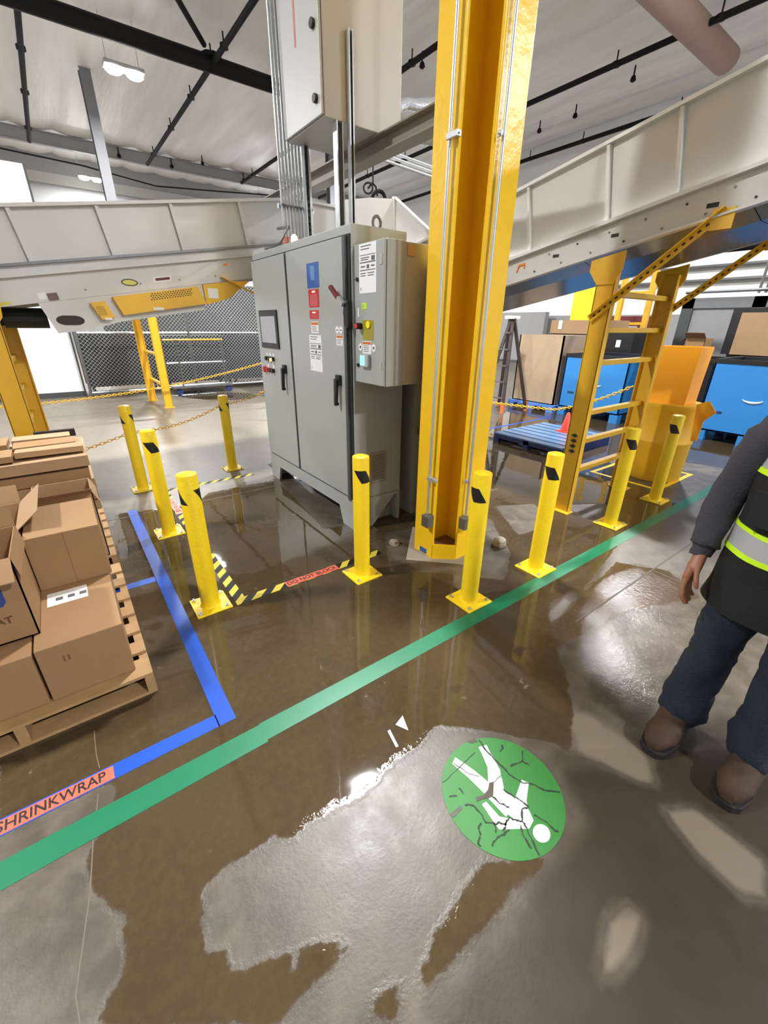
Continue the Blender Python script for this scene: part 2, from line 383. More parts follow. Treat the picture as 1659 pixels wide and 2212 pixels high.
B(X1 - .05, X1, Y0, Y1, 0, 2.2).build('lower_band', WALLG, wr)
for z, r in ((3.75, .07), (3.3, .07)): MB().tube([(X1 - .15, -2, z), (X1 - .15, 12, z)], r, 8).build('wall_conduit', STLD, wr)
wl = wall('wall_left', X0 - .3, X0, Y0, Y1, 0, ZR + .1)
wb = wall('wall_back', X0, X1, Y0 - .3, Y0, 0, ZR + .1)

# ------------------------------------------------------------------ lamps
def make_lamp():
    t = thing('high_bay_light', 'lamp', 'lamp', (0, 0, LAMP_Z), 'high bay lamps under the ceiling')
    MB().box(-.5, .5, -.2, .2, .1, .2).build('housing', GRYL, t, bevel=.02, local=True)
    for s in (-1, 1):
        MB().lathe([(.2, .1), (.22, .04), (.17, 0)], (s * .26, 0, 0), 16).build('lens', LENS, t, local=True)
    MB().tube([(-.4, 0, .2), (-.4, 0, 1.24)], .008, 6).build('hanger', STL, t, local=True)
    MB().tube([(.4, 0, .2), (.4, 0, 1.24)], .008, 6).build('hanger', STL, t, local=True)
    return t
LAB = {(3.4, 17): 'twin high bay lamp nearest in view, hanging below the thick black pipe', (3.4, 29): 'small twin high bay lamp far off near the end wall'}
lamp0 = make_lamp()
for i, (x, y) in enumerate(LAMP_SPOTS):
    lab = LAB.get((x, y), 'twin high bay lamp hanging from the insulated roof outside the picture')
    if (x, y) == (12.4, 17): lab = 'high bay lamp hanging behind the light grey upper enclosure'
    if (x, y) == (12.4, 29): lab = 'high bay lamp at the far wall right of the conduit bundle'
    if i == 0: L = lamp0; L.location = (x, y, LAMP_Z); L['label'] = lab
    else: L = dup(lamp0, (x, y, LAMP_Z), label=lab)
for i, (x, y) in enumerate(LAMP_SPOTS):
    ld = bpy.data.lights.new('high_bay_glow', 'AREA'); ld.shape = 'DISK'; ld.size = .7; ld.energy = LAMP_W; ld.color = (.98, .985, 1)
    lo = bpy.data.objects.new('high_bay_glow', ld); COL.objects.link(lo); lo.location = (x, y, LAMP_Z - .03)

# ------------------------------------------------------------------ roof pipework
def pipe(name, lab, pts, r, m=PIPE, cat='pipe', group=None, drops=(), n=10):
    t = thing(name, lab, cat, pts[0], group)
    MB().tube(pts, r, n).build('pipe_run', m, t, smooth=True)
    for (x, y, z) in drops:
        MB().lathe([(r * 1.5, 0), (r * 1.5, .1)], (x, y, z - .05), 8).build('coupling', m, t)
        MB().tube([(x, y, z), (x, y, z + .3)], .02, 6).build('sprinkler_drop', m, t)
    return t
pipe('sprinkler_main', 'thick black sprinkler main crossing the ceiling at upper left', [(-6, 16.1, 8.5), (19, 16.1, 8.5)], .2, drops=[(5.6, 16.1, 8.65)])
for x, lab in ((1.2, 'black sprinkler branch pipe at the far left of the ceiling'), (5.6, 'black sprinkler branch pipe crossing the thick main near the lamp'), (10.1, 'black sprinkler branch pipe behind the light grey upper enclosure'), (14.7, 'long black sprinkler branch pipe right of the yellow column'), (19.0, 'black sprinkler branch pipe lowest over the rising conveyor')):
    pipe('sprinkler_branch', lab, [(x, -8, 8.5), (x, 26.6, 8.5)], .075, drops=[(x, y, 8.5) for y in (6.5, 9, 12.5, 15, 18.5, 21.5, 25)], group='sprinkler branch pipes')
pipe('cross_pipe', 'short black pipe stub above the thick sprinkler main', [(3.6, 13.2, 8.7), (5.3, 15.7, 8.7)], .07)
pipe('roof_duct', 'dusty pink round duct ending above the rising conveyor', [(11.5, 7.0, 8.5), (16.9, 7.05, 8.5)], .31, PINK, 'duct', n=20)
for pts, lab in (([(-2, 27.3, 8.3), (3.0, 27.5, 8.2), (6, 27.5, 7.9), (9, 27.3, 8.1), (13, 27, 8.4)], 'thin black cable sagging along the far end of the ceiling'),):
    tag(MB().tube(pts, .03, 6).build('sagging_cable', PIPE), lab, 'cable')
for (x, y) in ((12.9, 21), (14.1, 20), (16.3, 17.5), (17.5, 12), (16.6, 9.5), (8.0, 26), (10.5, 27.3), (6.9, 27.4), (4.6, 27.4), (12.0, 11.8), (10.9, 13.0), (17.6, 13.6)):
    h = thing('roof_sprinkler', 'small black sprinkler head hanging from the white roof', 'sprinkler', (x, y, 8.75), 'sprinkler heads on the roof')
    MB().tube([(x, y, 8.85), (x, y, 9.14)], .025, 6).build('drop_pipe', PIPE, h)
    MB().lathe([(.05, 0), (.09, .04), (.06, .14)], (x, y, 8.75), 8).build('head', PIPE, h)
t = thing('conduit_trio', 'three silver conduits slanting down to the left side of the column', 'conduit', (5.3, 7.5, 4.5))
for k in range(3): MB().tube([(5.25, 7.5, 4.52 - k * .075), (9.0, 7.5, 4.35 - k * .075)], .024, 8).build('tube', STL, t, smooth=True)
for x in (6.9, 8.8): MB().tube([(x, 7.5, 4.2), (x, 7.5, 9.22)], .006, 6).build('hanger_rod', STL, t)
t = thing('flexible_duct', 'crinkled silver flexible duct behind the upper enclosure', 'duct', (6.2, 7.8, 4.8))
MB().tube([(5.75, 8.0, 4.72), (6.0, 8.0, 4.8), (6.4, 7.9, 5.0), (7.2, 7.8, 5.15), (8.4, 7.8, 5.2)], .17, 16).wobble(.05, 7).build('duct', FOIL, t, smooth=True)
for x in (7.0, 8.2): MB().tube([(x, 7.8, 5.2), (x, 7.8, 9.15)], .006, 6).build('hanger_rod', STL, t)
t = thing('foil_duct', 'small silver foil duct end peeking over the grey beam', 'duct', (6.6, 8.3, 5.6))
MB().tube([(6.4, 8.3, 5.5), (6.6, 8.3, 5.6), (6.85, 8.3, 5.62), (8.1, 8.3, 6.0)], .1, 14).wobble(.035, 9, 3).build('duct', FOIL, t, smooth=True)
MB().tube([(7.9, 8.3, 5.95), (7.9, 8.3, 9.15)], .006, 6).build('hanger_rod', STL, t)
c = thing('cable_coil', 'black cable loops dangling behind the cabinet lifting eye', 'cable', (6.15, 8.5, 3.8))
ring = lambda cx, cz, r, k=0: [(cx + r * .8 * math.cos(a), 8.5 - r * .6 * math.cos(a), cz + r * math.sin(a)) for a in [2 * PI * i / 20 for i in range(20)]]
MB().tube(ring(6.09, 4.06, .13), .035, 8, closed=True).build('loop', PIPE, c, smooth=True)
MB().tube(ring(5.83, 4.2, .09), .018, 8, closed=True).build('loop', PIPE, c, smooth=True)
MB().tube([(5.83, 8.5, 4.2), (5.93, 8.5, 4.3), (6.02, 8.5, 4.25), (6.06, 8.5, 4.1)], .02, 6).build('cable', PIPE, c)
MB().tube([(5.95, 8.5, 4.3), (5.95, 8.5, 9.15)], .015, 6).build('hanging_wire', PIPE, c)
RCM = mat('roof_column_grey', (112, 112, 115), .7)
for (x, y, lab) in ((2.9, 20.5, 'grey steel roof column far off below the twin lamp'), (12.0, 20.5, 'grey steel roof column hidden far behind the enclosure')):
    t = thing('roof_column', lab, 'column', (x, y, 0))
    for s in (-1, 1): B(x - .16, x + .16, y + s * .16 - .012, y + s * .16 + .012, 0, ZR - .15).build('flange', RCM, t)
    B(x - .012, x + .012, y - .15, y + .15, 0, ZR - .15).build('web', RCM, t)

# ------------------------------------------------------------------ floor tapes
def tape(name, lab, m, boxes, z=.0012):
    t = thing(name, lab, 'floor tape', (boxes[0][0], boxes[0][2], 0))
    for b in boxes: B(b[0], b[1], b[2], b[3], 0, z).build('strip', m, t)
    return t
tape('walkway_tape', 'long green walkway tape line crossing the whole wet floor', GREEN, [(-2.5, .36, 1.325, 1.43), (.36, 9, 1.335, 1.435)])
tape('bay_tape', 'blue floor tape outlining the pallet bay beside green line', BLUE, [(.205, .285, 1.53, 4.5), (-.22, .21, 1.53, 1.605), (-2, -.22, 1.53, 1.605), (-.2, .2, 3.0, 3.075)], .001)
t = thing('bay_label', 'orange SHRINKWRAP label strip stuck along the blue tape', 'label', (-.45, 1.56, 0))
B(-.68, -.21, 1.535, 1.598, .001, .0018).build('strip', ORNG, t)
text_obj('lettering', 'SHRINKWRAP', .064, BLK, frame((-.412, 1.566, .0022), (1, 0, 0), (0, 1, 0)), t, ax=.86, bold=.0008)
hz = thing('hazard_tape', 'yellow and black hazard tape framing floor before cabinet doors', 'floor tape', (.6, 2.4, 0))
for b in ((.58, 1.76, 2.385, 2.455), (.58, .65, 2.455, 4.9), (.65, 1.62, 4.86, 4.93)): B(b[0], b[1], b[2], b[3], 0, .001).build('strip', HAZ, hz)
for lab, mtx, bx in (('orange DO NOT BLOCK label on the near hazard tape strip', frame((1.15, 2.42, .0024), (1, 0, 0), (0, 1, 0)), (.94, 1.36, 2.388, 2.452)), ('faded orange DO NOT BLOCK label on the left hazard tape strip', frame((.615, 4.4, .0024), (0, -1, 0), (1, 0, 0)), (.583, .647, 4.15, 4.64))):
    t = thing('warning_label', lab, 'label', ((bx[0] + bx[1]) / 2, (bx[2] + bx[3]) / 2, 0))
    B(*bx, .001, .0018).build('strip', ORNG, t)
    text_obj('lettering', 'DO NOT BLOCK', .056, BLK, mtx, t, ax=.95, bold=.0006)
tape('drum_tape', 'yellow tape rectangle on the floor around the drum', YEL, [(5.2, 6.2, 1.72, 1.77), (6.15, 6.2, 1.77, 2.5), (5.2, 6.2, 2.5, 2.55), (5.2, 5.25, 1.77, 2.5)])
tape('far_bay_tape', 'blue floor tape by the flat blue pallet', BLUE, [(4.9, 8, 2.72, 2.79), (5.1, 5.17, 4.4, 7.4), (5.17, 8, 4.9, 4.96)], .001)
# walkway sign disc
DC = (1.029, .569)
sg = thing('walkway_sign', 'round green floor sign with cracked white walking figure', 'floor sign', (DC[0], DC[1], 0))
MB().lathe([(.238, 0), (.238, .0014)], (DC[0], DC[1], 0), 64).build('disc', GREEN2, sg)
FIG = [[(1.098, 0.755), (1.136, 0.742), (1.12, 0.706), (1.094, 0.632), (1.038, 0.567), (0.99, 0.578), (1.017, 0.63), (1.059, 0.669), (1.088, 0.729)],
       [(0.949, 0.768), (0.981, 0.782), (0.996, 0.727), (1.004, 0.691), (1.015, 0.622), (0.986, 0.603), (0.965, 0.605), (0.961, 0.682)],
       [(1.018, 0.607), (1.071, 0.602), (1.038, 0.564), (1.048, 0.52), (1.057, 0.485), (1.056, 0.458), (1.039, 0.428), (1.002, 0.42), (0.992, 0.446), (0.984, 0.471), (0.976, 0.511), (0.983, 0.578)],
       [(1.132, 0.552), (1.145, 0.526), (1.078, 0.488), (1.059, 0.466), (1.038, 0.476), (1.053, 0.522)],
       [(0.926, 0.582), (0.947, 0.58), (0.946, 0.513), (0.968, 0.49), (0.998, 0.451), (1.002, 0.42), (0.91, 0.484), (0.913, 0.513)],
       [(0.964, 0.584), (0.985, 0.574), (0.99, 0.501), (0.965, 0.497)]]
fb = MB()
for i, q in enumerate(FIG): fb.prism(q, 'z', .0013, .0018 + i * .00006)
fb.lathe([(.036, .0013), (.036, .002)], (1.026, .384, 0), 28, sx=.95, sy=.8)
fb.build('walking_figure', mat('figure_white', (196, 196, 194), .55, var=.05), sg)
CRK = [[(1.127, 0.78), (1.116, 0.728), (1.111, 0.662), (1.11, 0.597), (1.123, 0.545), (1.154, 0.514), (1.169, 0.472), (1.182, 0.46), (1.214, 0.429)], [(0.859, 0.733), (0.94, 0.738), (1.068, 0.746)], [(1.244, 0.629), (1.203, 0.602), (1.142, 0.615)], [(1.203, 0.602), (1.211, 0.571)], [(0.869, 0.619), (0.897, 0.599), (0.894, 0.556), (0.889, 0.53), (0.91, 0.505), (0.928, 0.499), (0.938, 0.481), (0.973, 0.488), (0.988, 0.463), (1.001, 0.454)], [(1.04, 0.569), (1.051, 0.528), (1.062, 0.494), (1.062, 0.468)], [(1.062, 0.468), (1.035, 0.478), (1.003, 0.452), (0.997, 0.428), (0.958, 0.346)], [(1.059, 0.436), (1.073, 0.401), (1.075, 0.36), (1.083, 0.352)], [(0.985, 0.446), (0.964, 0.416), (0.954, 0.375)], [(0.874, 0.539), (0.853, 0.533), (0.842, 0.513), (0.812, 0.5), (0.812, 0.486)], [(0.846, 0.462), (0.869, 0.471), (0.901, 0.466), (0.939, 0.461)], [(0.91, 0.505), (0.89, 0.483)], [(0.983, 0.578), (0.984, 0.545), (1.003, 0.512)], [(0.957, 0.491), (0.941, 0.478), (0.916, 0.473)], [(1.156, 0.687), (1.182, 0.687), (1.193, 0.699)], [(0.898, 0.677), (0.896, 0.651)], [(0.842, 0.68), (0.87, 0.662)], [(0.957, 0.768), (0.97, 0.71), (1.001, 0.664)], [(1.032, 0.613), (1.078, 0.614)]]
cb = MB()
for ci, q in enumerate(CRK):
    pts = []
    for a, b in zip(q, q[1:]):
        for k in range(4):
            u = k / 4; p = Vector(a).lerp(Vector(b), u); pts.append((p.x + random.uniform(-.003, .003), p.y + random.uniform(-.003, .003)))
    pts.append(q[-1])
    for j, (a, b) in enumerate(zip(pts, pts[1:])):
        if (Vector(a) - Vector(b)).length > 1e-4: cb.bar((a[0], a[1], .0019), (b[0], b[1], .0019), random.uniform(.003, .0085) * (.4 if ci in (1, 17, 18) else 1), .001)
stuff(cb.build('cracks', mat('crack_dark', (34, 50, 32), .6), sg))
for q in [[(0.958, 0.601), (0.989, 0.606), (1.014, 0.621), (1.032, 0.613), (0.988, 0.579), (0.962, 0.582), (0.943, 0.594), (0.917, 0.6), (0.926, 0.614)], [(0.8, 0.629), (0.853, 0.628), (0.853, 0.616), (0.827, 0.614), (0.8, 0.612)], [(1.078, 0.805), (1.115, 0.792), (1.117, 0.774), (1.086, 0.786)]]:
    MB().prism(q, 'z', .0013, .0026).build('bare_patch', mat('bare_floor', (62, 52, 40), .4), sg)
for q, lab in (([(.87, 1.06), (.93, 1.08), (.90, 1.0)], 'torn white paper scrap on the wet floor above the sign'), ([(.82, 1.055), (.835, 1.055), (.815, .965), (.802, .968)], 'thin white plastic strip on the wet floor')):
    tag(MB().prism(q, 'z', .0005, .002).build('paper_scrap', REFL, origin=(q[0][0], q[0][1], 0)), lab, 'litter')

# ------------------------------------------------------------------ bollards
def make_bollard():
    t = thing('bollard', '', 'bollard', (0, 0, 0), 'yellow bollards around the cabinet')
    MB().lathe([(.057, .012), (.057, .9), (.055, .908)], n=28).build('post', YEL, t, smooth=True, local=True)
    MB().lathe([(.0572, .895), (.055, .91), (.04, .916), (.015, .919)], n=28).build('cap', YEL, t, smooth=True, local=True)
    B(-.11, .11, -.11, .11, 0, .012).build('base_plate', YEL, t, bevel=.003, local=True)
    MB().lathe([(.063, .012), (.058, .022)], n=24).build('weld_bead', YEL, t, local=True)
    for sx in (-1, 1):
        for sy in (-1, 1):
            b = MB().lathe([(.012, .012), (.012, .022)], (sx * .085, sy * .085, 0), 6); b.lathe([(.005, .022), (.005, .032)], (sx * .085, sy * .085, 0), 6)
            b.build('anchor_bolt', STL, t, local=True)
    for off in (0, PI):
        b = MB(); n = 16; nv = 10; r = .0576
        # slanted parallelogram wrapped round the tube
        for k in range(n + 1):
            for v in range(nv + 1):
                a = off + k / n * 1.45 + v / nv * .95; b.v.append((r * math.cos(a), r * math.sin(a), .825 - v / nv * .088))
        for k in range(n):
            for v in range(nv): q = k * (nv + 1) + v; b.f.append((q, q + nv + 1, q + nv + 2, q + 1))
        b.build('black_stripe', BLK, t, local=True)
    return t
BOL = [((.44, 2.49), 90, 'yellow bollard at front left corner, nearest the cardboard boxes'),
       ((.445, 3.775), 8, 'middle of the three yellow bollards beside the blue tape'),
       ((.44, 5.09), 90, 'rear of the three yellow bollards beside the blue tape'),
       ((1.46, 2.225), 18, 'yellow bollard standing before the vent at the cabinet corner'),
       ((1.486, 5.25), 92, 'yellow bollard behind the cabinet with the chain tied on'),
       ((1.869, 1.537), -25, 'scuffed yellow bollard in front of the yellow column'),
       ((2.595, 1.523), -8, 'yellow bollard right of the column with torn black stripe'),
       ((3.855, 1.592), 22, 'yellow bollard overlapping the ladder frame, beside the green line'),
       ((4.857, 1.622), -14, 'farthest right yellow bollard in front of the yellow drum')]
b0 = make_bollard()
for i, ((x, y), rz, lab) in enumerate(BOL):
    o = b0 if i == 0 else dup(b0, (x, y, 0))
    o.location = (x, y, 0); o['label'] = lab
    for ch in o.children:
        if ch.name.startswith('black_stripe'): ch.rotation_euler = (0, 0, math.atan2(-y, -x) - 1.2 + math.radians(rz))

# ------------------------------------------------------------------ chains
def chain(lab, pts, sag, r=.0036, L=.05, m=YEL2):
    P = []
    for (a, b), sg_ in zip(zip(pts, pts[1:]), sag):
        a, b = Vector(a), Vector(b); n = max(2, int((b - a).length / (L * .72)))
        for k in range(n): u = k / n; q = a.lerp(b, u); q.z -= sg_ * 4 * u * (1 - u); P.append(q)
    P.append(Vector(pts[-1])); bm = MB()
    for k, (a, b) in enumerate(zip(P, P[1:])):
        t = (b - a).normalized(); c = (a + b) / 2; s = t.cross(Vector((0, 0, 1))).normalized(); u = s.cross(t)
        w_ = (s if k % 2 else u) * L * .3
        loop = [c + t * L * .5 * math.cos(g) + w_ * math.sin(g) for g in [2 * PI * i / 8 for i in range(8)]]
        bm.tube(loop, r, 5, closed=True)
    t = thing('plastic_chain', lab, 'chain', P[0]); stuff(bm.build('links', m, t)); return t
chain('yellow plastic chain from left conveyor post past bollards to cabinet', [(-.42, 4.93, .50), (.44, 5.15, .62), (1.486, 5.31, .80), (1.9, 4.74, 1.03)], (.03, .07, .03))
chain('faint far yellow chain strung along the chain-link fence', [(-1.5, 10.1, .30), (1.75, 10.1, .46), (4.2, 10.1, .92)], (.06, .03), .007, .07)
chain('yellow chain hanging across the blue containers behind the ladder frame', [(5.6, 7.6, .5), (7.3, 4.5, .28), (7.3, 3.2, .85)], (.04, .06), .009, .07)

# ------------------------------------------------------------------ control cabinet
CX, CX2, CY0, CY1, CZ = 1.80, 2.31, 2.86, 4.72, 2.33
cab = thing('control_cabinet', 'tall grey two-door control cabinet with screen and warning stickers', 'cabinet', (2.05, 3.8, 0))
B(CX + .02, CX2, CY0, CY1, .28, CZ).build('body', GRY, cab, bevel=.006)
st = MB()
st.prism([(CY0, 0), (CY0 + .2, 0), (CY0 + .26, .17), (CY1 - .26, .17), (CY1 - .2, 0), (CY1, 0), (CY1, .29), (CY0, .29)], 'x', CX + .005, CX + .03)
st.prism([(CY0, 0), (CY0 + .2, 0), (CY0 + .26, .17), (CY1 - .26, .17), (CY1 - .2, 0), (CY1, 0), (CY1, .29), (CY0, .29)], 'x', CX2 - .03, CX2)
for y in (CY0, CY1 - .02): st.prism([(CX + .03, 0), (CX + .2, 0), (CX2 - .06, .26), (CX2 - .03, .26), (CX2 - .03, .29), (CX + .03, .29)], 'y', y, y + .02)
st.prism([(CX2 - .25, 0), (CX2 - .03, 0), (CX2 - .03, .12)], 'y', CY0 + .1, CY0 + .12)
st.build('floor_stand', GRY, cab)
B(CX + .01, CX + .03, CY0 + .01, CY1 - .01, .295, CZ - .06).build('door_gasket', RUB, cab)
d1 = B(CX - .004, CX + .022, 3.925, CY1 - .012, .31, CZ - .07).build('door', GRY, cab, bevel=.004)
d2 = B(CX - .004, CX + .022, 2.945, 3.885, .31, CZ - .07).build('door', GRY, cab, bevel=.004)
B(CX - .01, CX + .03, 2.905, 2.94, .28, CZ - .07).build('hinge_post', GRYD, cab)
def door_handle(par, y):
    b = MB().lathe([(.03, 0), (.035, .01)], (0, 0, 0), 14)
    h = MB().box(CX - .03, CX - .003, y - .035, y + .03, 1.25, 1.33); h.hexa([(CX - .06, y - .012, 1.1), (CX - .03, y - .012, 1.1), (CX - .03, y + .014, 1.1), (CX - .06, y + .014, 1.1), (CX - .05, y - .022, 1.3), (CX - .02, y - .022, 1.3), (CX - .02, y + .022, 1.3), (CX - .05, y + .022, 1.3)])
    h.box(CX - .06, CX - .02, y - .012, y + .012, 1.09, 1.115)
    h.build('door_handle', BLK, par, bevel=.006)
door_handle(d1, 4.07); door_handle(d2, 3.035)
h = B(CX - .018, CX - .003, 4.16, 4.60, 1.47, 1.82).build('touch_screen', BLK, d1, bevel=.004)
B(CX - .02, CX - .0175, 4.20, 4.565, 1.52, 1.765).build('screen_glass', HMI, cab)
for k, (y, z) in enumerate(((4.50, 1.365), (4.42, 1.365), (4.34, 1.365), (4.575, 1.25), (4.50, 1.25), (4.43, 1.25), (4.36, 1.25))):
    b = MB().tube([(CX - .003, y, z), (CX - .035, y, z)], .021 if k != 3 else .03, 12)
    o = b.build('push_button', (BLK, BLK, AMBR if 0 else BLK, RED, RED, DRED, BLK)[k], d1)
    if k in (0, 1, 2, 6, 4): B(CX - .006, CX - .003, y - .018, y + .018, z + .026, z + .055).build('button_plate', WHTP, d1)
MB().lathe([(.016, 0), (.012, .012)], (0, 0, 0), 10)
tag_l = MB().tube([(CX - .034, 4.335, 1.362), (CX - .05, 4.335, 1.362)], .017, 12).build('indicator_lamp', mat('indicator_cream', (255, 220, 130), .4, var=0, emit=.8), d1)
def sticker(par, X, y0, y1, z0, z1, m, header=None, bars=(), th=.002, name='sticker'):
    # flat label on a face looking to -X; y0 > y1 means nothing, both sorted
    y0, y1 = sorted((y0, y1)); B(X - th, X, y0, y1, z0, z1).build(name, m, par)
    if header: B(X - th - .0006, X - th, y0 + .004, y1 - .004, z1 - header[0], z1 - .004).build(name + '_header', header[1], par)
    if bars:
        b = MB()
        for (a, c, d, e) in bars: b.box(X - th - .0005, X - th, y1 - (y1 - y0) * a, y1 - (y1 - y0) * c, z1 - (z1 - z0) * e, z1 - (z1 - z0) * d)
        stuff(b.build('print', INK, par))
def lines(n, a=.08, c=.9, top=.1, bot=.95, f=.35):
    o = []; st_ = (bot - top) / n
    for i in range(n): o.append((a, c - random.uniform(0, .2), top + i * st_, top + i * st_ + st_ * f))
    return o
DF = CX - .004
sticker(d2, DF, 3.30, 3.50, 1.965, 2.14, SBLU)
B(DF - .0026, DF - .002, 3.37, 3.44, 2.02, 2.12).build('faded_print', mat('faded_blue', (92, 130, 182), .6), d2)
sticker(d2, DF, 3.315, 3.49, 1.825, 1.955, RED); B(DF - .0026, DF - .002, 3.34, 3.465, 1.835, 1.92).build('pale_panel', mat('pale_red', (190, 86, 92), .6), d2); B(DF - .0026, DF - .002, 3.37, 3.43, 1.93, 1.945).build('print', WHTP, d2)
sticker(d2, DF, 3.332, 3.487, 1.738, 1.803, RED); B(DF - .0026, DF - .002, 3.38, 3.44, 1.78, 1.792).build('print', WHTP, d2); B(DF - .0026, DF - .002, 3.36, 3.46, 1.75, 1.768).build('pale_panel', mat('pale_red', (190, 86, 92), .6), d2)
sticker(d2, DF, 3.344, 3.472, 1.63, 1.717, WHTP, (.025, mat('label_orange', (206, 110, 50), .5)), lines(4, .1, .9, .4))
FORM = [(.05, .95, .22, .235), (.05, .95, .36, .385), (.05, .95, .52, .54), (.1, .7, .04, .06), (.1, .6, .1, .12), (.72, .92, .26, .35), (.45, .6, .42, .5), (.1, .6, .27, .29), (.1, .55, .31, .33), (.1, .35, .44, .47), (.7, .9, .44, .47), (.08, .4, .58, .6), (.5, .9, .58, .6), (.08, .38, .63, .65), (.5, .85, .63, .65), (.08, .12, .88, .94)]
sticker(d2, DF, 3.305, 3.52, 1.325, 1.615, WHTP, None, FORM)
sticker(d2, DF, 2.965, 3.06, 1.55, 1.625, WHTP, (.022, mat('label_orange', (206, 110, 50), .5)), lines(4, .1, .9, .4))
for y in (2.99, 3.045): MB().tube([(DF, y, 1.66), (DF - .002, y, 1.66)], .026, 16).build('round_sticker', WHTP, d2); B(DF - .003, DF - .002, y - .012, y + .012, 1.655, 1.663).build('print', INK, d2)
b = MB()
for k in range(12): b.box(1.985 + .01, 2.14 - .01, CY0 - .006, CY0, .44 + k * .02, .45 + k * .02)
vt = B(1.975, 2.15, CY0 - .004, CY0 + .001, .41, .70).build('vent_grille', mat('vent_tan', (150, 142, 128), .5), cab)
b.build('louvre', mat('vent_slat', (110, 104, 94), .5), vt)
ey = MB().tube([(2.12 + .035 * math.cos(a), CY0 + .12, CZ + .05 + .042 * math.sin(a)) for a in [2 * PI * i / 16 for i in range(16)]], .011, 8, closed=True); ey.lathe([(.02, 0), (.014, .012)], (2.12, CY0 + .12, CZ), 10)
ey.build('lifting_eye', STLD, cab, smooth=True)
MB().lathe([(.03, 0), (.03, .015), (.025, .04), (.01, .055)], (1.85, 3.80, CZ), 14).build('beacon_lamp', AMBR, cab, smooth=True)
B(CX + .03, CX + .06, CY1 - .3, CY1 - .02, CZ, CZ + .03).build('top_rail', GRYL, cab)
MB().tube([(1.86, CY1 - .05, CZ + .015), (1.86, 4.3, CZ + .02), (1.86, 4.1, CZ + .03), (1.95, 4.1, CZ + .16), (2.0, 4.45, CZ + .2)], .012, 8).build('top_conduit', STLD, cab)

# disconnect enclosure on the cabinet side
dx = thing('disconnect_box', 'grey disconnect enclosure with cyan display on cabinet side', 'electrical box', (2.05, 2.68, 1.29))
B(1.862, 2.01, 2.50, CY0, 1.29, 2.205).build('body', GRY, dx, bevel=.005)
B(2.012, 2.33, 2.505, CY0, 1.292, 2.2).build('rear_body', GRY, dx, bevel=.005)
dd = B(1.838, 1.858, 2.503, CY0 - .003, 1.295, 2.2).build('door', GRY, dx, bevel=.004)
DX = 1.838
for z in (1.42, 1.99): MB().tube([(DX, 2.815, z), (DX - .012, 2.815, z)], .013, 10).build('quarter_turn_lock', BLK, dd)
sticker(dd, DX, 2.585, 2.79, 1.90, 2.195, WHTP, None, FORM)
for z in (2.06, 1.40): B(DX - .004, DX + .01, 2.52, 2.545, z, z + .06).build('hinge', GRYL, dd)
sticker(dd, DX, 2.70, 2.765, 1.80, 1.84, mat('label_lime', (190, 225, 60), .5), None, lines(3, .1, .5, .2))
sticker(dd, DX, 2.62, 2.755, 1.60, 1.73, CLEARY)
MB().tube([(DX - .002, 2.675, 1.70), (DX - .012, 2.675, 1.70)], .024, 14).build('yellow_switch', mat('bright_yellow', (240, 225, 30), .4), dd)
MB().tube([(DX, 2.775, 1.69), (DX - .045, 2.775, 1.69)], .022, 12).build('selector_knob', BLK, dd); MB().tube([(DX - .045, 2.775, 1.69), (DX - .05, 2.775, 1.69)], .018, 12).build('knob_face', RED, dd)
sticker(dd, DX, 2.645, 2.755, 1.505, 1.59, WHTP, (.022, mat('label_orange', (206, 110, 50), .5)), lines(4, .1, .9, .35))
for y in (2.785, 2.615): MB().tube([(DX, y, 1.548), (DX - .002, y, 1.548)], .026, 16).build('round_sticker', WHTP, dd); B(DX - .003, DX - .002, y - .01, y + .01, 1.54, 1.556).build('print', INK, dd)
B(DX - .03, DX, 2.655, 2.755, 1.415, 1.50).build('display_case', GRYL, dd, bevel=.004); B(DX - .0315, DX - .0295, 2.69, 2.748, 1.425, 1.492).build('display', SCRN, dd)
sticker(dd, DX, 2.80, 2.815, 1.75, 1.81, WHTP)
hb = thing('rotary_switch', 'red-gripped black rotary switch handle between cabinet and side enclosure', 'switch', (1.83, 2.885, 1.78))
MB().prism([(2.86, 1.67), (2.91, 1.69), (2.925, 1.78), (2.91, 1.86), (2.865, 1.86)], 'x', 1.775, 1.82).build('switch_body', BLK, hb, bevel=.006)
MB().bar((1.765, 2.895, 1.83), (1.755, 2.95, 1.875), .03, .03, (1, 0, 0)).build('steel_collar', STL, hb)
MB().bar((1.755, 2.95, 1.875), (1.74, 3.035, 1.955), .026, .034, (1, 0, 0)).build('grip', DRED, hb, bevel=.006)
sb = B(2.03, 2.09, 2.4985, 2.505, 2.12, 2.185).build('side_sticker', mat('beige_label', (186, 152, 116), .6), dx)
# rear cabinet
rc = thing('rear_cabinet', 'grey cabinet on short legs half hidden behind the yellow column', 'cabinet', (2.75, 2.6, 0))
B(2.53, 2.8, 2.42, 2.83, .34, 1.95).build('body', GRY, rc, bevel=.006)
B(2.50, 2.53, 2.42, 2.83, .14, .34).build('skirt', GRY, rc)
for y in (2.42, 2.78): B(2.53, 2.78, y, y + .05, 0, .34).build('leg', GRY, rc)
q = MB().box(2.48, 2.53, 2.4, 2.84, .80, .86); q.build('strut_rail', STLD, rc)
for k in range(5): MB().tube([(2.481, 2.45 + k * .085, .83), (2.478, 2.45 + k * .085, .83)], .014, 10).build('slot', BLK, rc)
B(2.46, 2.53, 2.45, 2.72, .40, .52).build('cable_tray', STLD, rc)
MB().box(2.518, 2.53, 2.52, 2.58, 1.02, 1.28).build('oval_plate', GRYL, rc, bevel=.005)
B(2.46, 2.8, 2.86, 4.6, 0, 2.1).build('side_cabinet', GRY, rc)

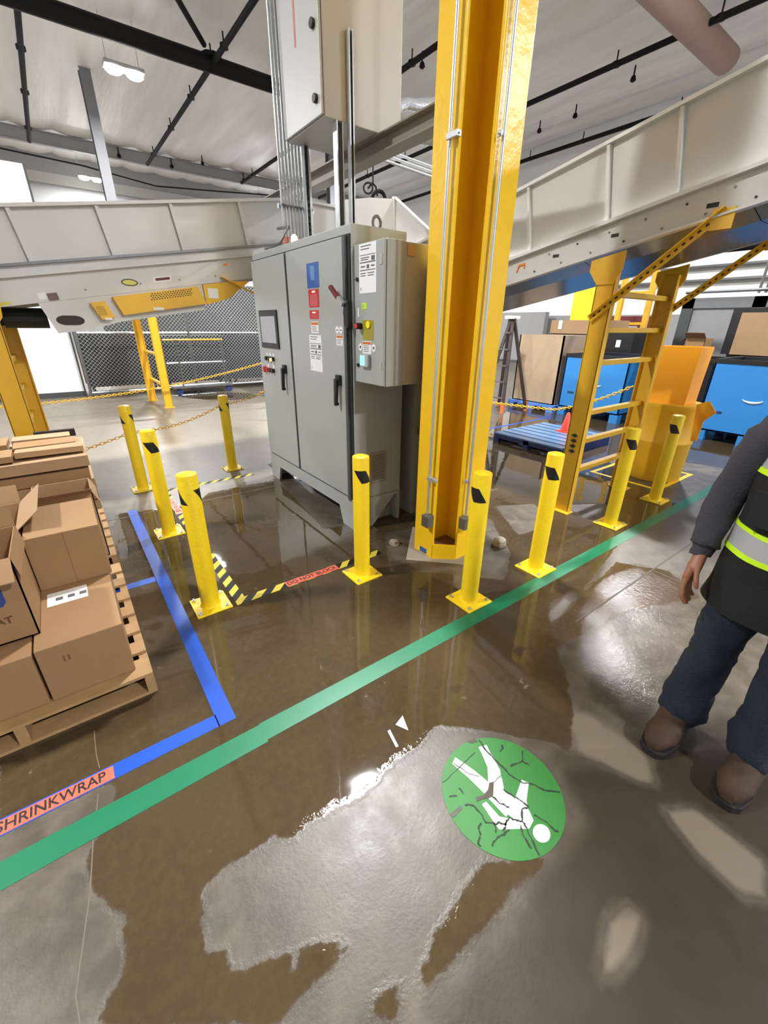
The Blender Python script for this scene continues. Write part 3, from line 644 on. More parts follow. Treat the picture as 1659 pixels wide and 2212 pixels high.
# upper enclosure + struts + beam + conduits
ub = thing('upper_enclosure', 'light grey steel enclosure mounted high above the control cabinet', 'electrical box', (2.49, 4.03, 3.18))
B(2.125, 2.875, 3.69, 4.375, 3.18, 4.6).build('body', GRYL, ub, bevel=.006)
ud = B(2.1, 2.121, 3.694, 4.371, 3.19, 4.59).build('door', GRYL, ub, bevel=.005)
for z in (3.30, 3.72): MB().lathe([(.032, 0), (.028, .02), (.01, .025)], (0, 0, 0), 14); [MB().tube([(2.1, 3.77, z), (2.075, 3.77, z)], .03, 14).build('door_latch', BLK, ud, bevel=.004)]
B(2.098, 2.1, 4.06, 4.085, 3.70, 4.1).build('red_tag', mat('faded_red_tag', (190, 110, 104), .6), ud)
def strut(lab, x, y, z0, z1, w_=.041):
    t = thing('strut_channel', lab, 'strut', (x, y, z0), 'galvanised struts carrying the upper enclosure')
    m = MB().box(x - w_ / 2, x + w_ / 2, y + w_ / 2 - .003, y + w_ / 2, z0, z1)
    for s in (-1, 1): m.box(x + s * w_ / 2 - .0015, x + s * w_ / 2 + .0015, y - w_ / 2, y + w_ / 2, z0, z1); m.box(x + s * (w_ / 2 - .005) - .005, x + s * (w_ / 2 - .005) + .005, y - w_ / 2, y - w_ / 2 + .003, z0, z1)
    m.build('channel', STL, t)
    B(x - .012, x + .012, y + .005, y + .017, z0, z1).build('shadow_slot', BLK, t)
    return t
strut('tall bare strut running up the side face of the upper enclosure', 2.345, 3.66, 0, 3.72)
s2 = strut('wide slotted strut beside the conduit bundle', 2.27, 4.33, CZ, 3.18, .05)
for k in range(16): MB().box(2.26, 2.28, 4.3035, 4.306, CZ + .06 + k * .05, CZ + .085 + k * .05).build('slot', BLK, s2)
strut('inner strut just left of the tall bare strut', 2.26, 3.72, CZ, 3.18, .06)
bm_ = thing('support_beam', 'grey steel beam passing under the upper enclosure behind the column', 'beam', (2.7, 3.5, 3.0))
for z in (3.165, 3.04): B(2.63, 2.78, 2.5, 6.6, z, z + .012).build('flange', BEAM, bm_)
B(2.7, 2.71, 2.5, 6.6, 3.05, 3.165).build('web', BEAM, bm_)
for y in (2.6,): MB().tube([(2.70, y, 3.17), (2.70, y, 9.2)], .012, 6).build('hanger_rod', STL, bm_)
for k in range(10):
    x = 2.05 + k * .034; y = 4.42
    t = thing('riser_conduit', 'galvanised conduit in the bundle rising from the cabinet top', 'conduit', (x, y, CZ), 'conduit bundle above the cabinet')
    MB().tube([(x, y, CZ), (x, y, 9.1)], .012, 10).build('tube', STL, t, smooth=True)
    MB().lathe([(.0138, 0), (.0138, .05)], (x, y, CZ + .55 + (k % 3) * .02), 8).build('coupling', STL, t)
    if k < 6: MB().lathe([(.013, .03), (.013, .14)], (x, y, CZ), 8).build('paint_mark', mat('paint_mark_orange', (214, 130, 100), .6), t)
ck = thing('conduit_clamp_rail', 'strut rail clamping the conduit bundle below the upper enclosure', 'strut', (2.2, 4.45, 2.72))
B(2.03, 2.4, 4.45, 4.49, 2.70, 2.74).build('rail', STL, ck)
for k in range(10): B(2.039 + k * .034, 2.061 + k * .034, 4.405, 4.45, 2.71, 2.73).build('clamp', STLD, ck)

# ------------------------------------------------------------------ yellow column (crossed wide flanges)
KX, KY, KH = 2.29, 2.20, ZR - .1
co = thing('building_column', 'tall yellow painted steel column with open corner', 'column', (KX, KY, 0))
hw, dp, tf = .118, .26, .022
B(KX - dp, KX - dp + tf, KY - .11, KY + .1, 0, KH).build('flange', COLY, co, bevel=.004)
B(KX + dp - tf, KX + dp, KY - .11, KY + .1, 0, KH).build('flange', COLY, co)
B(KX - hw, KX + hw, KY - .235, KY - .235 + tf, 0, KH).build('flange', COLY, co, bevel=.004)
B(KX - hw, KX + hw, KY + dp - tf, KY + dp, 0, KH).build('flange', COLY, co)
B(KX - dp + tf, KX + dp - tf, KY - .008, KY + .008, 0, KH).build('web', COLY, co)
B(KX - .008, KX + .008, KY - .213, KY + dp - tf, 0, KH).build('web', COLY, co)
MB().hexa([(KX - dp + .002, KY - .115, 0), (KX - hw - .003, KY - .232, 0), (KX - hw + .008, KY - .225, 0), (KX - dp + .012, KY - .106, 0), (KX - dp + .002, KY - .115, .13), (KX - hw - .003, KY - .232, .13), (KX - hw + .008, KY - .225, .13), (KX - dp + .012, KY - .106, .13)]).build('toe_plate', COLY, co)
MB().prism([(KX - dp + .01, KY - .1), (KX - hw, KY - .22), (KX, KY - .22), (KX, KY), (KX - dp + .01, KY)], 'z', 0, .1).build('dirt_fill', mat('column_dirt', (118, 88, 56), .9), co)
B(KX - dp - .001, KX - dp, KY - .05, KY + .03, .015, .06).build('blue_sticker', SBLU, co)
def col_conduit(lab, x, y, dirx, diry):
    t = thing('column_conduit', lab, 'conduit', (x, y, .3), 'conduits clipped to the yellow column')
    MB().tube([(x, y, .39), (x, y, KH)], .0105, 10).build('tube', STL, t, smooth=True)
    jx, jy = x - dirx * .0, y - diry * .0
    B(x - .028 - (.008 if dirx else .014), x + .028, y - .028 - (.008 if diry else .014), y + .028, .29, .385).build('junction_box', STLD, t, bevel=.004)
    for z in (.66, 2.62, 5.0):
        B(x - .016 - .02 * diry, x + .016 + .045 * diry * -1, y - .016 - .055 * dirx, y + .016, z, z + .03).build('clamp', STL, t, bevel=.003)
        MB().tube([(x - .02 * diry - .0, y - .05 * dirx, z + .015), (x - .05 * diry, y - .08 * dirx, z + .015)], .006, 6).build('clamp_screw', STL, t)
    return t
col_conduit('silver conduit with grey box on the left face of the column', KX - dp - .032, KY - .072, 1, 0)
col_conduit('silver conduit with grey box on the right face of the column', KX - .082, KY - .235 - .032, 0, 1)
pd = tag(MB().lathe([(.42, 0), (.40, .004), (.2, .012)], (2.28, 2.2, 0), 4).build('grout_pad', mat('grout', (150, 142, 126), .7, var=.15), origin=(2.28, 2.2, 0)), 'pale rough grout pad under the yellow column', 'grout')
for (x, y, s, lab) in ((2.66, 1.93, 1, 'lump of pale grout at the right foot of the column'), (1.93, 2.45, .7, 'small lump of pale grout left of the column foot')):
    tag(MB().lathe([(.05 * s, 0), (.06 * s, .02 * s), (.045 * s, .06 * s), (.01, .075 * s)], (x, y, 0), 10).wobble(.02, 14).build('grout_lump', mat('grout', (150, 142, 126), .7), smooth=True, origin=(x, y, 0)), lab, 'grout')

# ------------------------------------------------------------------ conveyors
def conv_support(lab, posts, top, zr, along, face, group='yellow ladder supports under the conveyors', y0=1.98, y1=2.11):
    pass
# right conveyor, climbing towards the viewer along -Y
SR = -.185
def zR(base, y): return base + SR * (y - 3)
rcv = thing('incline_conveyor', 'pale grey panelled conveyor climbing to the right above the ladder frame', 'conveyor', (4.35, 1.8, 0))
YA, YB = 6.1, -2.6
RIBS = [5.5, 4.9, 4.25, 3.52, 2.83, 2.135, 1.66, 1.05, .4, -.3, -1.0, -1.7, -2.4]
LEAN = .1
def slab(bm, x0, x1, ya, yb, za, zb, fn=zR):
    bm.hexa([(x0, ya, fn(za, ya)), (x1, ya, fn(za, ya)), (x1, yb, fn(za, yb)), (x0, yb, fn(za, yb)), (x0, ya + (zb - za) * -SR * 1, fn(zb, ya + (zb - za) * -SR)), (x1, ya + (zb - za) * -SR, fn(zb, ya + (zb - za) * -SR)), (x1, yb + (zb - za) * -SR, fn(zb, yb + (zb - za) * -SR)), (x0, yb + (zb - za) * -SR, fn(zb, yb + (zb - za) * -SR))])
    return bm
edges = [YA] + RIBS + [YB]
for a, b in zip(edges, edges[1:]): slab(MB(), 3.775, 3.79, a - .004, b + .004, 2.29, 2.825).build('side_panel', WHT, rcv)
for y in RIBS: slab(MB(), 3.735, 3.775, y + .012, y - .012, 2.28, 2.82).build('rib', WHT, rcv)
for xa, xb in ((3.73, 3.80), (4.90, 4.97)): slab(MB(), xa, xb, YA, YB, 2.825, 2.85).build('top_flange', WHT, rcv)
slab(MB(), 4.94, 4.955, YA, YB, 2.29, 2.825).build('far_panel', WHT, rcv)
rr = slab(MB(), 3.75, 3.775, YA, YB, 2.075, 2.29).build('side_rail', WHT, rcv)
slab(MB(), 3.70, 3.775, YA, YB, 2.275, 2.30).build('rail_lip', WHT, rcv)
slab(MB(), 3.715, 3.775, YA, YB, 2.07, 2.085).build('rail_foot', WHT, rcv)
slab(MB(), 4.95, 4.975, YA, YB, 2.075, 2.29).build('side_rail', WHT, rcv)
ed = [YA, 4.9, 3.35, 2.3, 1.2, .1, -1.2, YB]
for a, b in zip(ed, ed[1:]):
    m = MB(); y0, y1 = a - .003, b + .003
    P = [(3.775, 2.085), (4.0, 2.03), (4.7, 2.03), (4.95, 2.085)]
    i = 0
    for (xa, za), (xb, zb) in zip(P, P[1:]):
        m.hexa([(xa, y0, zR(za, y0)), (xb, y0, zR(zb, y0)), (xb, y1, zR(zb, y1)), (xa, y1, zR(za, y1)), (xa, y0, zR(za, y0) + .01), (xb, y0, zR(zb, y0) + .01), (xb, y1, zR(zb, y1) + .01), (xa, y1, zR(za, y1) + .01)])
    m.build('belly_pan', PAN, rcv)
slab(MB(), 3.8, 4.93, YA, YB, 2.5, 2.52).build('belt', RUB, rcv)
for (y, z, a, b) in ((2.05, 2.36, .03, .012), (1.42, 2.45, .035, .014), (2.55, 2.27, .03, .012), (1.0, 2.52, .03, .012)): MB().box(3.7485, 3.752, y - a, y + a, z - b, z + b).build('slot_hole', BLK, rr)
for k in range(16):
    y = 2.75 - k * .13; z = zR(2.12 + .1 * (k % 2), y)
    MB().tube([(3.75, y, z), (3.744, y, z)], .008, 6).build('bolt', STLD if k % 3 else BLK, rr)
for p0, p1, r in (((3.746, 2.95, 2.17), (3.746, 2.93, 2.23), .007), ((3.746, 2.93, 2.23), (3.746, 2.87, 2.235), .01), ((3.746, 2.87, 2.235), (3.746, 2.87, 2.2), .007)): MB().tube([p0, p1], r, 6).build('orange_mark', mat('paint_orange', (240, 150, 60), .6), rr)
def frame_ladder(name, lab, A, Bp, axis, wid, ztopA, ztopB, rungs, depth=.06):
    """two channel posts; axis 'x': rungs along x between A and B, webs face -x"""
    t = thing(name, lab, 'support', (A[0], A[1], 0), 'yellow ladder supports under the conveyors')
    for (px, py), zt, sgn in ((A, ztopA, 1), (Bp, ztopB, -1)):
        m = MB()
        if axis == 'x':
            m.box(px, px + sgn * .01, py - wid / 2, py + wid / 2, 0.01, zt)
            for s in (-1, 1): m.box(px, px + sgn * depth, py + s * wid / 2 - .005, py + s * wid / 2 + .005, .01, zt)
            ft = (px - .06, px + .06, py - wid * .7, py + wid * .7)
        else:
            m.box(px - wid / 2, px + wid / 2, py, py + sgn * .01, 0.01, zt)
            for s in (-1, 1): m.box(px + s * wid / 2 - .005, px + s * wid / 2 + .005, py, py + sgn * depth, .01, zt)
            ft = (px - wid * .7, px + wid * .7, py - .06, py + .06)
        m.build('post', YEL2, t)
        B(*ft, 0, .01).build('foot_plate', YEL2, t)
    for z in rungs:
        if axis == 'x': B(A[0] + .01, Bp[0] - .01, A[1] - .03, A[1] + .03, z - .022, z + .022).build('rung', YEL2, t, bevel=.004)
        else: B((A[0] + Bp[0]) / 2 - .03, (A[0] + Bp[0]) / 2 + .03, A[1] + .01, Bp[1] - .01, z - .022, z + .022).build('rung', YEL2, t, bevel=.004)
    return t
fl = frame_ladder('ladder_support', 'yellow ladder-shaped support frame under the climbing conveyor', (3.755, 2.05), (4.95, 2.05), 'x', .15, 2.16, 2.16, [.41, .70, .97, 1.41, 1.68, 1.96])
for x in (3.742, 4.95): MB().prism([(1.93, 2.25), (2.2, 2.2), (2.2, 2.12), (2.12, 2.02), (1.99, 2.02), (1.93, 2.12)], 'x', x, x + .01).build('gusset', YEL2, fl)
for x in (3.73, 4.96):
    m = MB(); p0, p1 = Vector((x, 2.12, 1.76)), Vector((x, 1.33, 2.40)); m.bar(p0, p1, .006, .06, (1, 0, 0)).bar(p0 + Vector((-.02, .015, .02)), p1 + Vector((-.02, .015, .02)), .04, .006, (1, 0, 0))
    m = MB(); m.bar(p0, p1, .055, .006, (1, 0, 0)); m.bar(p0 + Vector((-.018, 0, .026)), p1 + Vector((-.018, 0, .026)), .006, .036, (1, 0, 0))
    br = m.build('brace', YEL2, fl)
    hm = MB()
    for k in range(18):
        c_ = p0.lerp(p1, .05 + k * .05); hm.bar(c_ - (p1 - p0).normalized() * .011 + Vector((-.0036, 0, 0)), c_ + (p1 - p0).normalized() * .011 + Vector((-.0036, 0, 0)), .014, .002, (1, 0, 0))
    hm.build('brace_hole', mat('hole_dark', (60, 50, 30), .8), br)
    B(x - .004, x + .006, 1.27, 1.4, 2.30, 2.42).build('brace_plate', YEL2, fl)
for k in range(4): MB().prism([(1.99 + .03, .62 + k * .05), (2.05, .60 + k * .05), (2.09, .62 + k * .05), (2.05, .64 + k * .05)], 'x', 3.7535, 3.755).build('stencil_mark', INKD, fl)

# left conveyor along X, rising to X=2.45 then level, discharging onto the right one
LY = 4.95
def zL(base, x): return base + .158 * min(x, 2.45)
lcv = thing('feed_conveyor', 'pale grey panelled conveyor passing behind the control cabinet at left', 'conveyor', (1.2, LY + .5, 0))
LR = [-3.0, -2.4, -1.8, -1.2, -.6, .02, .634, 1.237, 1.886, 2.45, 3.1, 3.72]
def slabL(bm, y0, y1, xa, xb, za, zb, lean=True):
    k = -.158 if lean else 0
    def p(x, z, y): return (x + k * (z - za), y, zL(z, x))
    bm.hexa([p(xa, za, y0), p(xb, za, y0), p(xb, za, y1), p(xa, za, y1), p(xa, zb, y0), p(xb, zb, y0), p(xb, zb, y1), p(xa, zb, y1)]); return bm
eg = [-3.6] + LR
for a, b in zip(eg, eg[1:]): slabL(MB(), LY + .03, LY + .045, a + .004, b - .004, 2.14, 2.52).build('side_panel', WHT, lcv)
for x in LR: slabL(MB(), LY - .005, LY + .03, x - .014, x + .014, 2.14, 2.52).build('rib', WHT, lcv)
for a, b in ((-3.6, 2.45), (2.45, 3.75)):
    slabL(MB(), LY - .02, LY + .05, a, b, 2.515, 2.54, False).build('top_flange', WHT, lcv)
    slabL(MB(), LY - .03, LY + .045, a, b, 2.12, 2.14, False).build('panel_lip', STLD, lcv)
    slabL(MB(), LY + .01, LY + .045, a, b, 2.05, 2.12, False).build('lower_strip', WHT, lcv)
    slabL(MB(), LY - .04, LY + .045, a, b, 2.04, 2.052, False).build('rail_lip', WHT, lcv)
    lr = slabL(MB(), LY, LY + .025, a, b, 1.84, 2.04, False).build('side_rail', WHT, lcv)
    slabL(MB(), LY + 1.1, LY + 1.13, a, b, 1.84, 2.52, False).build('far_side', WHT, lcv)
    slabL(MB(), LY + .04, LY + 1.1, a, b, 1.92, 1.93, False).build('belly_pan', PAN, lcv)
    slabL(MB(), LY + .05, LY + 1.1, a, b, 2.2, 2.22, False).build('belt', RUB, lcv)
for x in (-.9, -.3, .35, .8, 1.15, 1.5): MB().tube([(x, LY, zL(1.9, x)), (x, LY - .006, zL(1.9, x))], .008, 6).build('bolt', STLD, lcv)
MB().prism([(.41 + .09 * 0 + .62 + .07 * math.cos(a) - .32, zL(1.92, .71) + .03 * math.sin(a)) for a in [2 * PI * i / 20 for i in range(20)]], 'y', LY - .002, LY).build('oval_badge', mat('badge_dark', (70, 74, 40), .5), lcv)
MB().prism([(.71 + .058 * math.cos(a), zL(1.92, .71) + .021 * math.sin(a)) for a in [2 * PI * i / 20 for i in range(20)]], 'y', LY - .003, LY - .002).build('oval_badge_print', mat('badge_yellow', (216, 206, 110), .5), lcv)
slabL(MB(), LY - .002, LY, .92, 1.08, 1.90, 1.94).build('red_white_sticker', WHTP, lcv); slabL(MB(), LY - .003, LY - .002, .935, 1.065, 1.91, 1.932).build('sticker_print', DRED, lcv)
slabL(MB(), LY - .002, LY, .0, .06, 1.86, 1.91).build('white_sticker', WHTP, lcv); slabL(MB(), LY - .02, LY, .07, .14, 1.85, 1.9).build('latch', mat('latch_brown', (110, 84, 80), .5), lcv)
slabL(MB(), LY - .002, LY, -.28, -.2, 1.85, 1.875).build('yellow_sticker', mat('sticker_pale_yellow', (214, 200, 80), .5), lcv); slabL(MB(), LY - .002, LY, 1.6, 1.64, 1.98, 2.0).build('orange_sticker', mat('bright_orange', (255, 150, 60), .5), lcv)
dr = thing('conveyor_drive', 'white drive housing with yellow mesh guards under the feed conveyor', 'drive unit', (.7, LY + .3, 1.65))
hole = [(.18 + .075 * math.cos(a) + (.03 if math.cos(a) > 0 else -.03), 1.705 + .04 * math.sin(a)) for a in [2 * PI * i / 24 for i in range(24)]]
MB().prism([(-.02, 1.84), (.066, 1.60), (.30, 1.625), (.574, 1.70), (1.35, 1.82), (1.36, 2.06), (.3, 1.89)], 'y', LY + .005, LY + .05).build('housing', WHT, dr)
MB().prism(hole, 'y', LY + .0035, LY + .006).build('oval_opening', mat('opening_brown', (58, 44, 40), .7), dr)
gd = MB().prism([(.54, 1.905), (1.30, 2.03), (1.36, 1.875), (.60, 1.755)], 'y', LY - .05, LY + .004).build('belt_guard', YEL2, dr)
m = MB()
for k in range(16):
    for j in range(4):
        x = .86 + k * .024 + (j % 2) * .012; z = 1.905 + .158 * (x - .86) + j * .016 - .012
        m.prism([(x - .009, z), (x, z - .006), (x + .009, z), (x, z + .006)], 'y', LY - .0515, LY - .05)
m.build('guard_mesh', BLK, gd)
g2 = MB().prism([(.355, 1.85), (.47, 1.868), (.525, 1.735), (.42, 1.715)], 'y', LY - .05, LY + .004).build('small_guard', YEL2, dr)
m = MB()
for k in range(6):
    for j in range(6):
        x = .408 + k * .011 + j * .003 * -1 + (j % 2) * .005; z = 1.755 + j * .013
        m.prism([(x - .004, z), (x, z - .004), (x + .004, z), (x, z + .004)], 'y', LY - .0515, LY - .05)
m.build('guard_mesh', BLK, g2)
B(.44, .5, LY - .052, LY - .05, 1.713, 1.73).build('guard_sticker', WHTP, g2); B(.86, .95, LY - .052, LY - .05, 1.805, 1.83).build('guard_sticker', WHTP, gd)
MB().prism([(1.36, 2.05), (1.62, 2.09), (1.85, 2.11), (1.6, 1.93), (1.37, 1.87)], 'y', LY - .02, LY + .01).build('tail_guard', YEL2, dr)
B(1.40, 1.50, LY - .022, LY - .02, 1.93, 2.02).build('guard_sticker', WHTP, dr)
MB().bar((1.55, LY - .03, 2.13), (2.0, LY - .03, 1.94), .01, .05, (0, 1, 0)).build('angle_brace', YEL2, dr)
MB().tube([(-.35, LY + .5, 1.74), (-.35, LY + 1.0, 1.74)], .09, 14).tube([(-.3, LY + .35, 1.72), (.02, LY + .35, 1.72)], .085, 14).build('gear_motor', mat('motor_green_black', (26, 32, 30), .5), dr)
ll = frame_ladder('ladder_support', 'yellow ladder-shaped leg of the feed conveyor at left edge', (-.39, 4.93), (-.33, 5.95), 'y', .15, 1.72, 1.72, [.25, .52, .80, 1.08, 1.36])
MB().prism([(-.52, 1.83), (-.26, 1.87), (-.28, 1.72), (-.36, 1.62), (-.46, 1.62)], 'y', LY - .03, LY - .02).build('gusset', YEL2, ll)
fr2 = frame_ladder('yellow_trestle', 'distant pair of yellow legs in front of the chain-link fence', (1.73, 10.2), (1.60, 11.4), 'y', .15, 2.35, 2.35, [.5, 1.1])
B(1.55, 1.9, 10.1, 11.5, 2.35, 2.5).build('cross_head', YEL2, fr2)
ch = thing('transfer_chute', 'white transfer chute hood where the two conveyors meet', 'chute', (3.78, 5.2, 2.6))
MB().prism([(4.20, 2.63), (4.92, 3.10), (6.1, 3.12), (6.1, 2.30), (4.2, 2.62)], 'x', 3.775, 3.79).build('side_plate', WHT, ch)
MB().bar((3.78, 4.15, 2.62), (3.78, 4.93, 3.12), .05, .012).build('edge_flange', WHT, ch)
MB().prism([(3.0, 2.6), (3.775, 2.6), (3.775, 3.10), (3.4, 3.06), (3.0, 2.98)], 'y', 4.915, 4.93).build('front_plate', WHT, ch)
B(3.74, 3.80, 4.9, 4.94, 2.55, 3.12).build('corner_post', WHT, ch)

# ------------------------------------------------------------------ left background: partition, fence, carts
wp = thing('white_partition', 'tall bright white partition wall behind the left conveyor', 'partition', (-2.3, 13.1, 0))
for k, x in enumerate((-5.2, -3.8, -2.4, -1.0)): B(x + .004, x + 1.366, 13.0, 13.2, .12, 4.62).build('panel', mat('bright_white', (242, 244, 247), .4, var=.01), wp)
B(-5.2, .37, 13.0, 13.2, 0, .12).build('kickboard', GRYD, wp); B(.366, .40, 12.98, 13.22, 0, 4.62).build('edge_post', GRYD, wp)
fe = thing('chain_link_fence', 'galvanised chain-link fence behind the distant yellow legs', 'fence', (3.5, 12.7, 0))
for x in (.48, 2.95, 5.4, 7.9): MB().tube([(x, 12.7, 0), (x, 12.7, 3.1)], .035, 8).build('post', STLD, fe)
for z in (.1, 1.45, 3.08): MB().tube([(.48, 12.7, z), (7.9, 12.7, z)], .028, 8).build('rail', STL, fe)
m = MB(); p_ = .09; x0, x1, z0, z1 = .5, 7.88, .1, 3.08
def wire(m, xa, za, xb, zb, y):
    m.bar((xa, y, za), (xb, y, zb), .007, .007, (0, 1, 0))
k = x0 - (z1 - z0)
while k < x1:
    a0 = max(x0, k); b0_ = min(x1, k + (z1 - z0))
    if b0_ > a0: wire(m, a0, z0 + (a0 - k), b0_, z0 + (b0_ - k), 12.695); wire(m, a0, z1 - (a0 - k), b0_, z1 - (b0_ - k), 12.705)
    k += p_
stuff(m.build('chain_link_mesh', STL, fe))
DKC = mat('cart_black', (34, 35, 38), .6)
for i, (x, y, wd, hh) in enumerate(((1.35, 13.5, 1.7, 1.42), (3.15, 13.5, 1.75, 1.38), (4.95, 13.5, 1.7, 1.42), (6.75, 13.5, 1.7, 1.4))):
    t = thing('roll_cart', ('leftmost dark roll cart behind the chain-link fence', 'second dark roll cart behind the fence', 'third dark roll cart behind the fence', 'rightmost dark roll cart behind the fence')[i], 'cart', (x, y, 0), 'dark carts behind the fence')
    B(x - wd / 2, x + wd / 2, y - .4, y + .4, .18, .26).build('base', DKC, t)
    for sx in (-1, 1):
        for sy in (-1, 1): B(x + sx * wd / 2 - .03, x + sx * wd / 2 + .03, y + sy * .4 - .03, y + sy * .4 + .03, .2, hh + .1).build('corner_post', DKC, t); MB().tube([(x + sx * (wd / 2 - .1) - .02, y + sy * .3, .09), (x + sx * (wd / 2 - .1) + .02, y + sy * .3, .09)], .09, 10).build('wheel', RUB, t)
    B(x - wd / 2, x + wd / 2, y - .38, y + .38, .26, hh).build('load_box', DKC, t, bevel=.02)
t = thing('hand_cart', 'grey tube trolley with yellow rail standing before the fence', 'cart', (3.1, 12.2, 0))
for x in (2.5, 3.6): MB().tube([(x, 12.2, .12), (x, 12.2, 1.3)], .03, 8).build('upright', STLD, t)
for z, mm in ((1.3, YEL2), (.75, STL), (.2, STL)): MB().tube([(2.2, 12.2, z), (3.65, 12.2, z)], .022, 8).build('rail', mm, t)
B(2.2, 3.7, 11.9, 12.5, .16, .2).build('deck', STLD, t)
for x in (2.35, 3.6): MB().tube([(x, 11.95, .08), (x, 12.0, .08)], .08, 12).build('wheel', mat('castor_blue', (40, 56, 110), .5), t)
tag(B(1.4, 6.5, 16.5, 16.6, 0, 2.9).build('grey_panel_wall', GRYD), 'dark panel wall far behind the fence', 'panel')

# ------------------------------------------------------------------ pallets and cartons
def wood_pallet(lab, x0, x1, y0, y1, h=.125, nb=7):
    t = thing('wooden_pallet', lab, 'pallet', ((x0 + x1) / 2, (y0 + y1) / 2, 0), 'wooden pallets at left')
    for x in (x0, (x0 + x1) / 2 - .02, x1 - .04): B(x, x + .04, y0, y1, .016, h - .016).build('stringer', WOOD, t)
    st_ = (y1 - y0 - .1) / (nb - 1)
    for k in range(nb): B(x0, x1, y0 + k * st_, y0 + k * st_ + (.135 if k in (0, nb - 1) else .1), h - .016, h).build('deck_board', WOOD, t)
    for y in (y0, (y0 + y1) / 2, y1 - .1): B(x0, x1, y, y + .1, 0, .016).build('bottom_board', WOOD, t)
    return t
wood_pallet('wooden pallet at left carrying the nearest cardboard boxes', -1.02, .02, 1.92, 3.16)
wood_pallet('wooden pallet behind, under the flattened cardboard stack', -1.02, .02, 3.34, 4.56)
def carton(lab, x0, x1, y0, y1, z0, z1, m=CARD, seam=True, open_=False, rz=0, flaps=()):
    t = thing('cardboard_box', lab, 'box', ((x0 + x1) / 2, (y0 + y1) / 2, z0), 'cardboard boxes on the pallets', rz)
    cx, cy = (x0 + x1) / 2, (y0 + y1) / 2; a, b, h = (x1 - x0) / 2, (y1 - y0) / 2, z1 - z0
    if open_:
        q = MB().box(-a, a, -b, b, 0, .006)
        q.box(-a, -a + .006, -b, b, 0, h).box(a - .006, a, -b, b, 0, h).box(-a, a, -b, -b + .006, 0, h).box(-a, a, b - .006, b, 0, h)
        q.build('body', m, t, local=True)
        for side, L, ang in flaps:
            c_, s_ = math.cos(ang) * L, math.sin(ang) * L
            if side == '-y': P = [(-a, -b, h), (a, -b, h), (a, -b - c_, h + s_), (-a, -b - c_, h + s_)]
            if side == '+y': P = [(-a, b, h), (a, b, h), (a, b + c_, h + s_), (-a, b + c_, h + s_)]
            if side == '+x': P = [(a, -b, h), (a, b, h), (a + c_, b, h + s_), (a + c_, -b, h + s_)]
            if side == '-x': P = [(-a, -b, h), (-a, b, h), (-a - c_, b, h + s_), (-a - c_, -b, h + s_)]
            f_ = MB().hexa([Vector(v) for v in P] + [Vector(v) + Vector((0, 0, .005)) for v in P]); f_.build('flap', m, t, local=True)
    else:
        B(-a, a, -b, b, 0, h).build('body', m, t, bevel=.004, local=True)
        if seam: B(-.002, .002, -b - .0008, -b, .0, h).build('seam', CARDD, t, local=True)
    return t
PZ = .126
A_ = carton('brown box low at the pallet front corner with white label on top', -.375, -.045, 1.985, 2.9, PZ, .41, seam=False)
B(-.325, -.155, 2.33, 2.46, .4102, .4115).build('white_label', WHTP, A_)
m = MB(); [m.box(-.29 + k * .05, -.26 + k * .05, 2.37, 2.40, .4115, .412) for k in range(3)]; m.build('label_print', INK, A_)
for x in (-.29, -.272): B(x, x + .008, 1.9835, 1.985, .315, .345).build('print', mat('carton_print', (120, 84, 52), .8), A_)
carton('brown box low at the pallet front, cut by the left picture edge', -.76, -.385, 1.985, 2.6, PZ, .40)
carton('closed brown box with lit top stacked on the front corner box', -.35, -.03, 2.515, 2.98, .41, .712)
D_ = carton('brown box with blue mark and AT lettering, open flap, left edge', -.77, -.35, 2.12, 2.50, .41, .80, open_=True, flaps=(('-y', .11, -.75), ('+x', .1, -1.45), ('+y', .09, 1.2)))
text_obj('lettering', 'AT', .045, mat('carton_ink', (92, 58, 30), .8), frame((-.445, 2.1185, .52), (1, 0, 0), (0, 0, 1)), D_, bold=.001)
MB().prism([(-.56, .6), (-.43, .59), (-.415, .61), (-.415, .67), (-.43, .69), (-.56, .69)], 'y', 2.1185, 2.12).build('blue_mark', mat('carton_blue', (44, 62, 128), .7), D_)
carton('open brown box behind the AT box at the left edge', -.85, -.37, 2.62, 3.1, .41, .72, CARD2, open_=True, flaps=(('+x', .14, .7), ('-y', .08, .5), ('+y', .1, 1.2)))
carton('brown box on the pallet under the open boxes at left edge', -.97, -.385, 2.62, 3.1, PZ, .405, seam=False)
t = carton('open brown box behind the lit closed box with raised flaps', -.36, -.02, 3.36, 3.72, PZ, .62, CARD2, open_=True, flaps=(('-y', .15, .45), ('+x', .08, -1.2)))
st2 = thing('flattened_box_stack', 'stack of flattened cardboard boxes on the rear pallet', 'cardboard', (-.4, 4.1, PZ))
for k in range(7):
    dx_ = random.uniform(-.03, .03); z = PZ + .02 + k * .092
    MB().box(-.86 + dx_, -.02 + dx_ + .02, 3.78 + random.uniform(-.02, .02), 4.5, z, z + .078).wobble(.012, 3, k).build('flattened_box', CARD if k % 2 else CARD2, st2)
for k, (xa, xb, ya, yb) in enumerate(((-.8, -.42, 3.8, 4.05), (-.4, .0, 3.85, 4.0), (-.42, -.04, 4.02, 4.2), (-.44, -.06, 4.22, 4.42), (-.8, -.46, 4.1, 4.4))):
    MB().box(xa, xb, ya, yb, .79 + .006 * k, .83 + .006 * k).wobble(.012, 4, k + 9).build('folded_flap', CARD2 if k % 2 else CARD, st2)
B(-.30, -.02, 4.43, 4.47, .8, .86).build('dark_gap', BLK, st2)

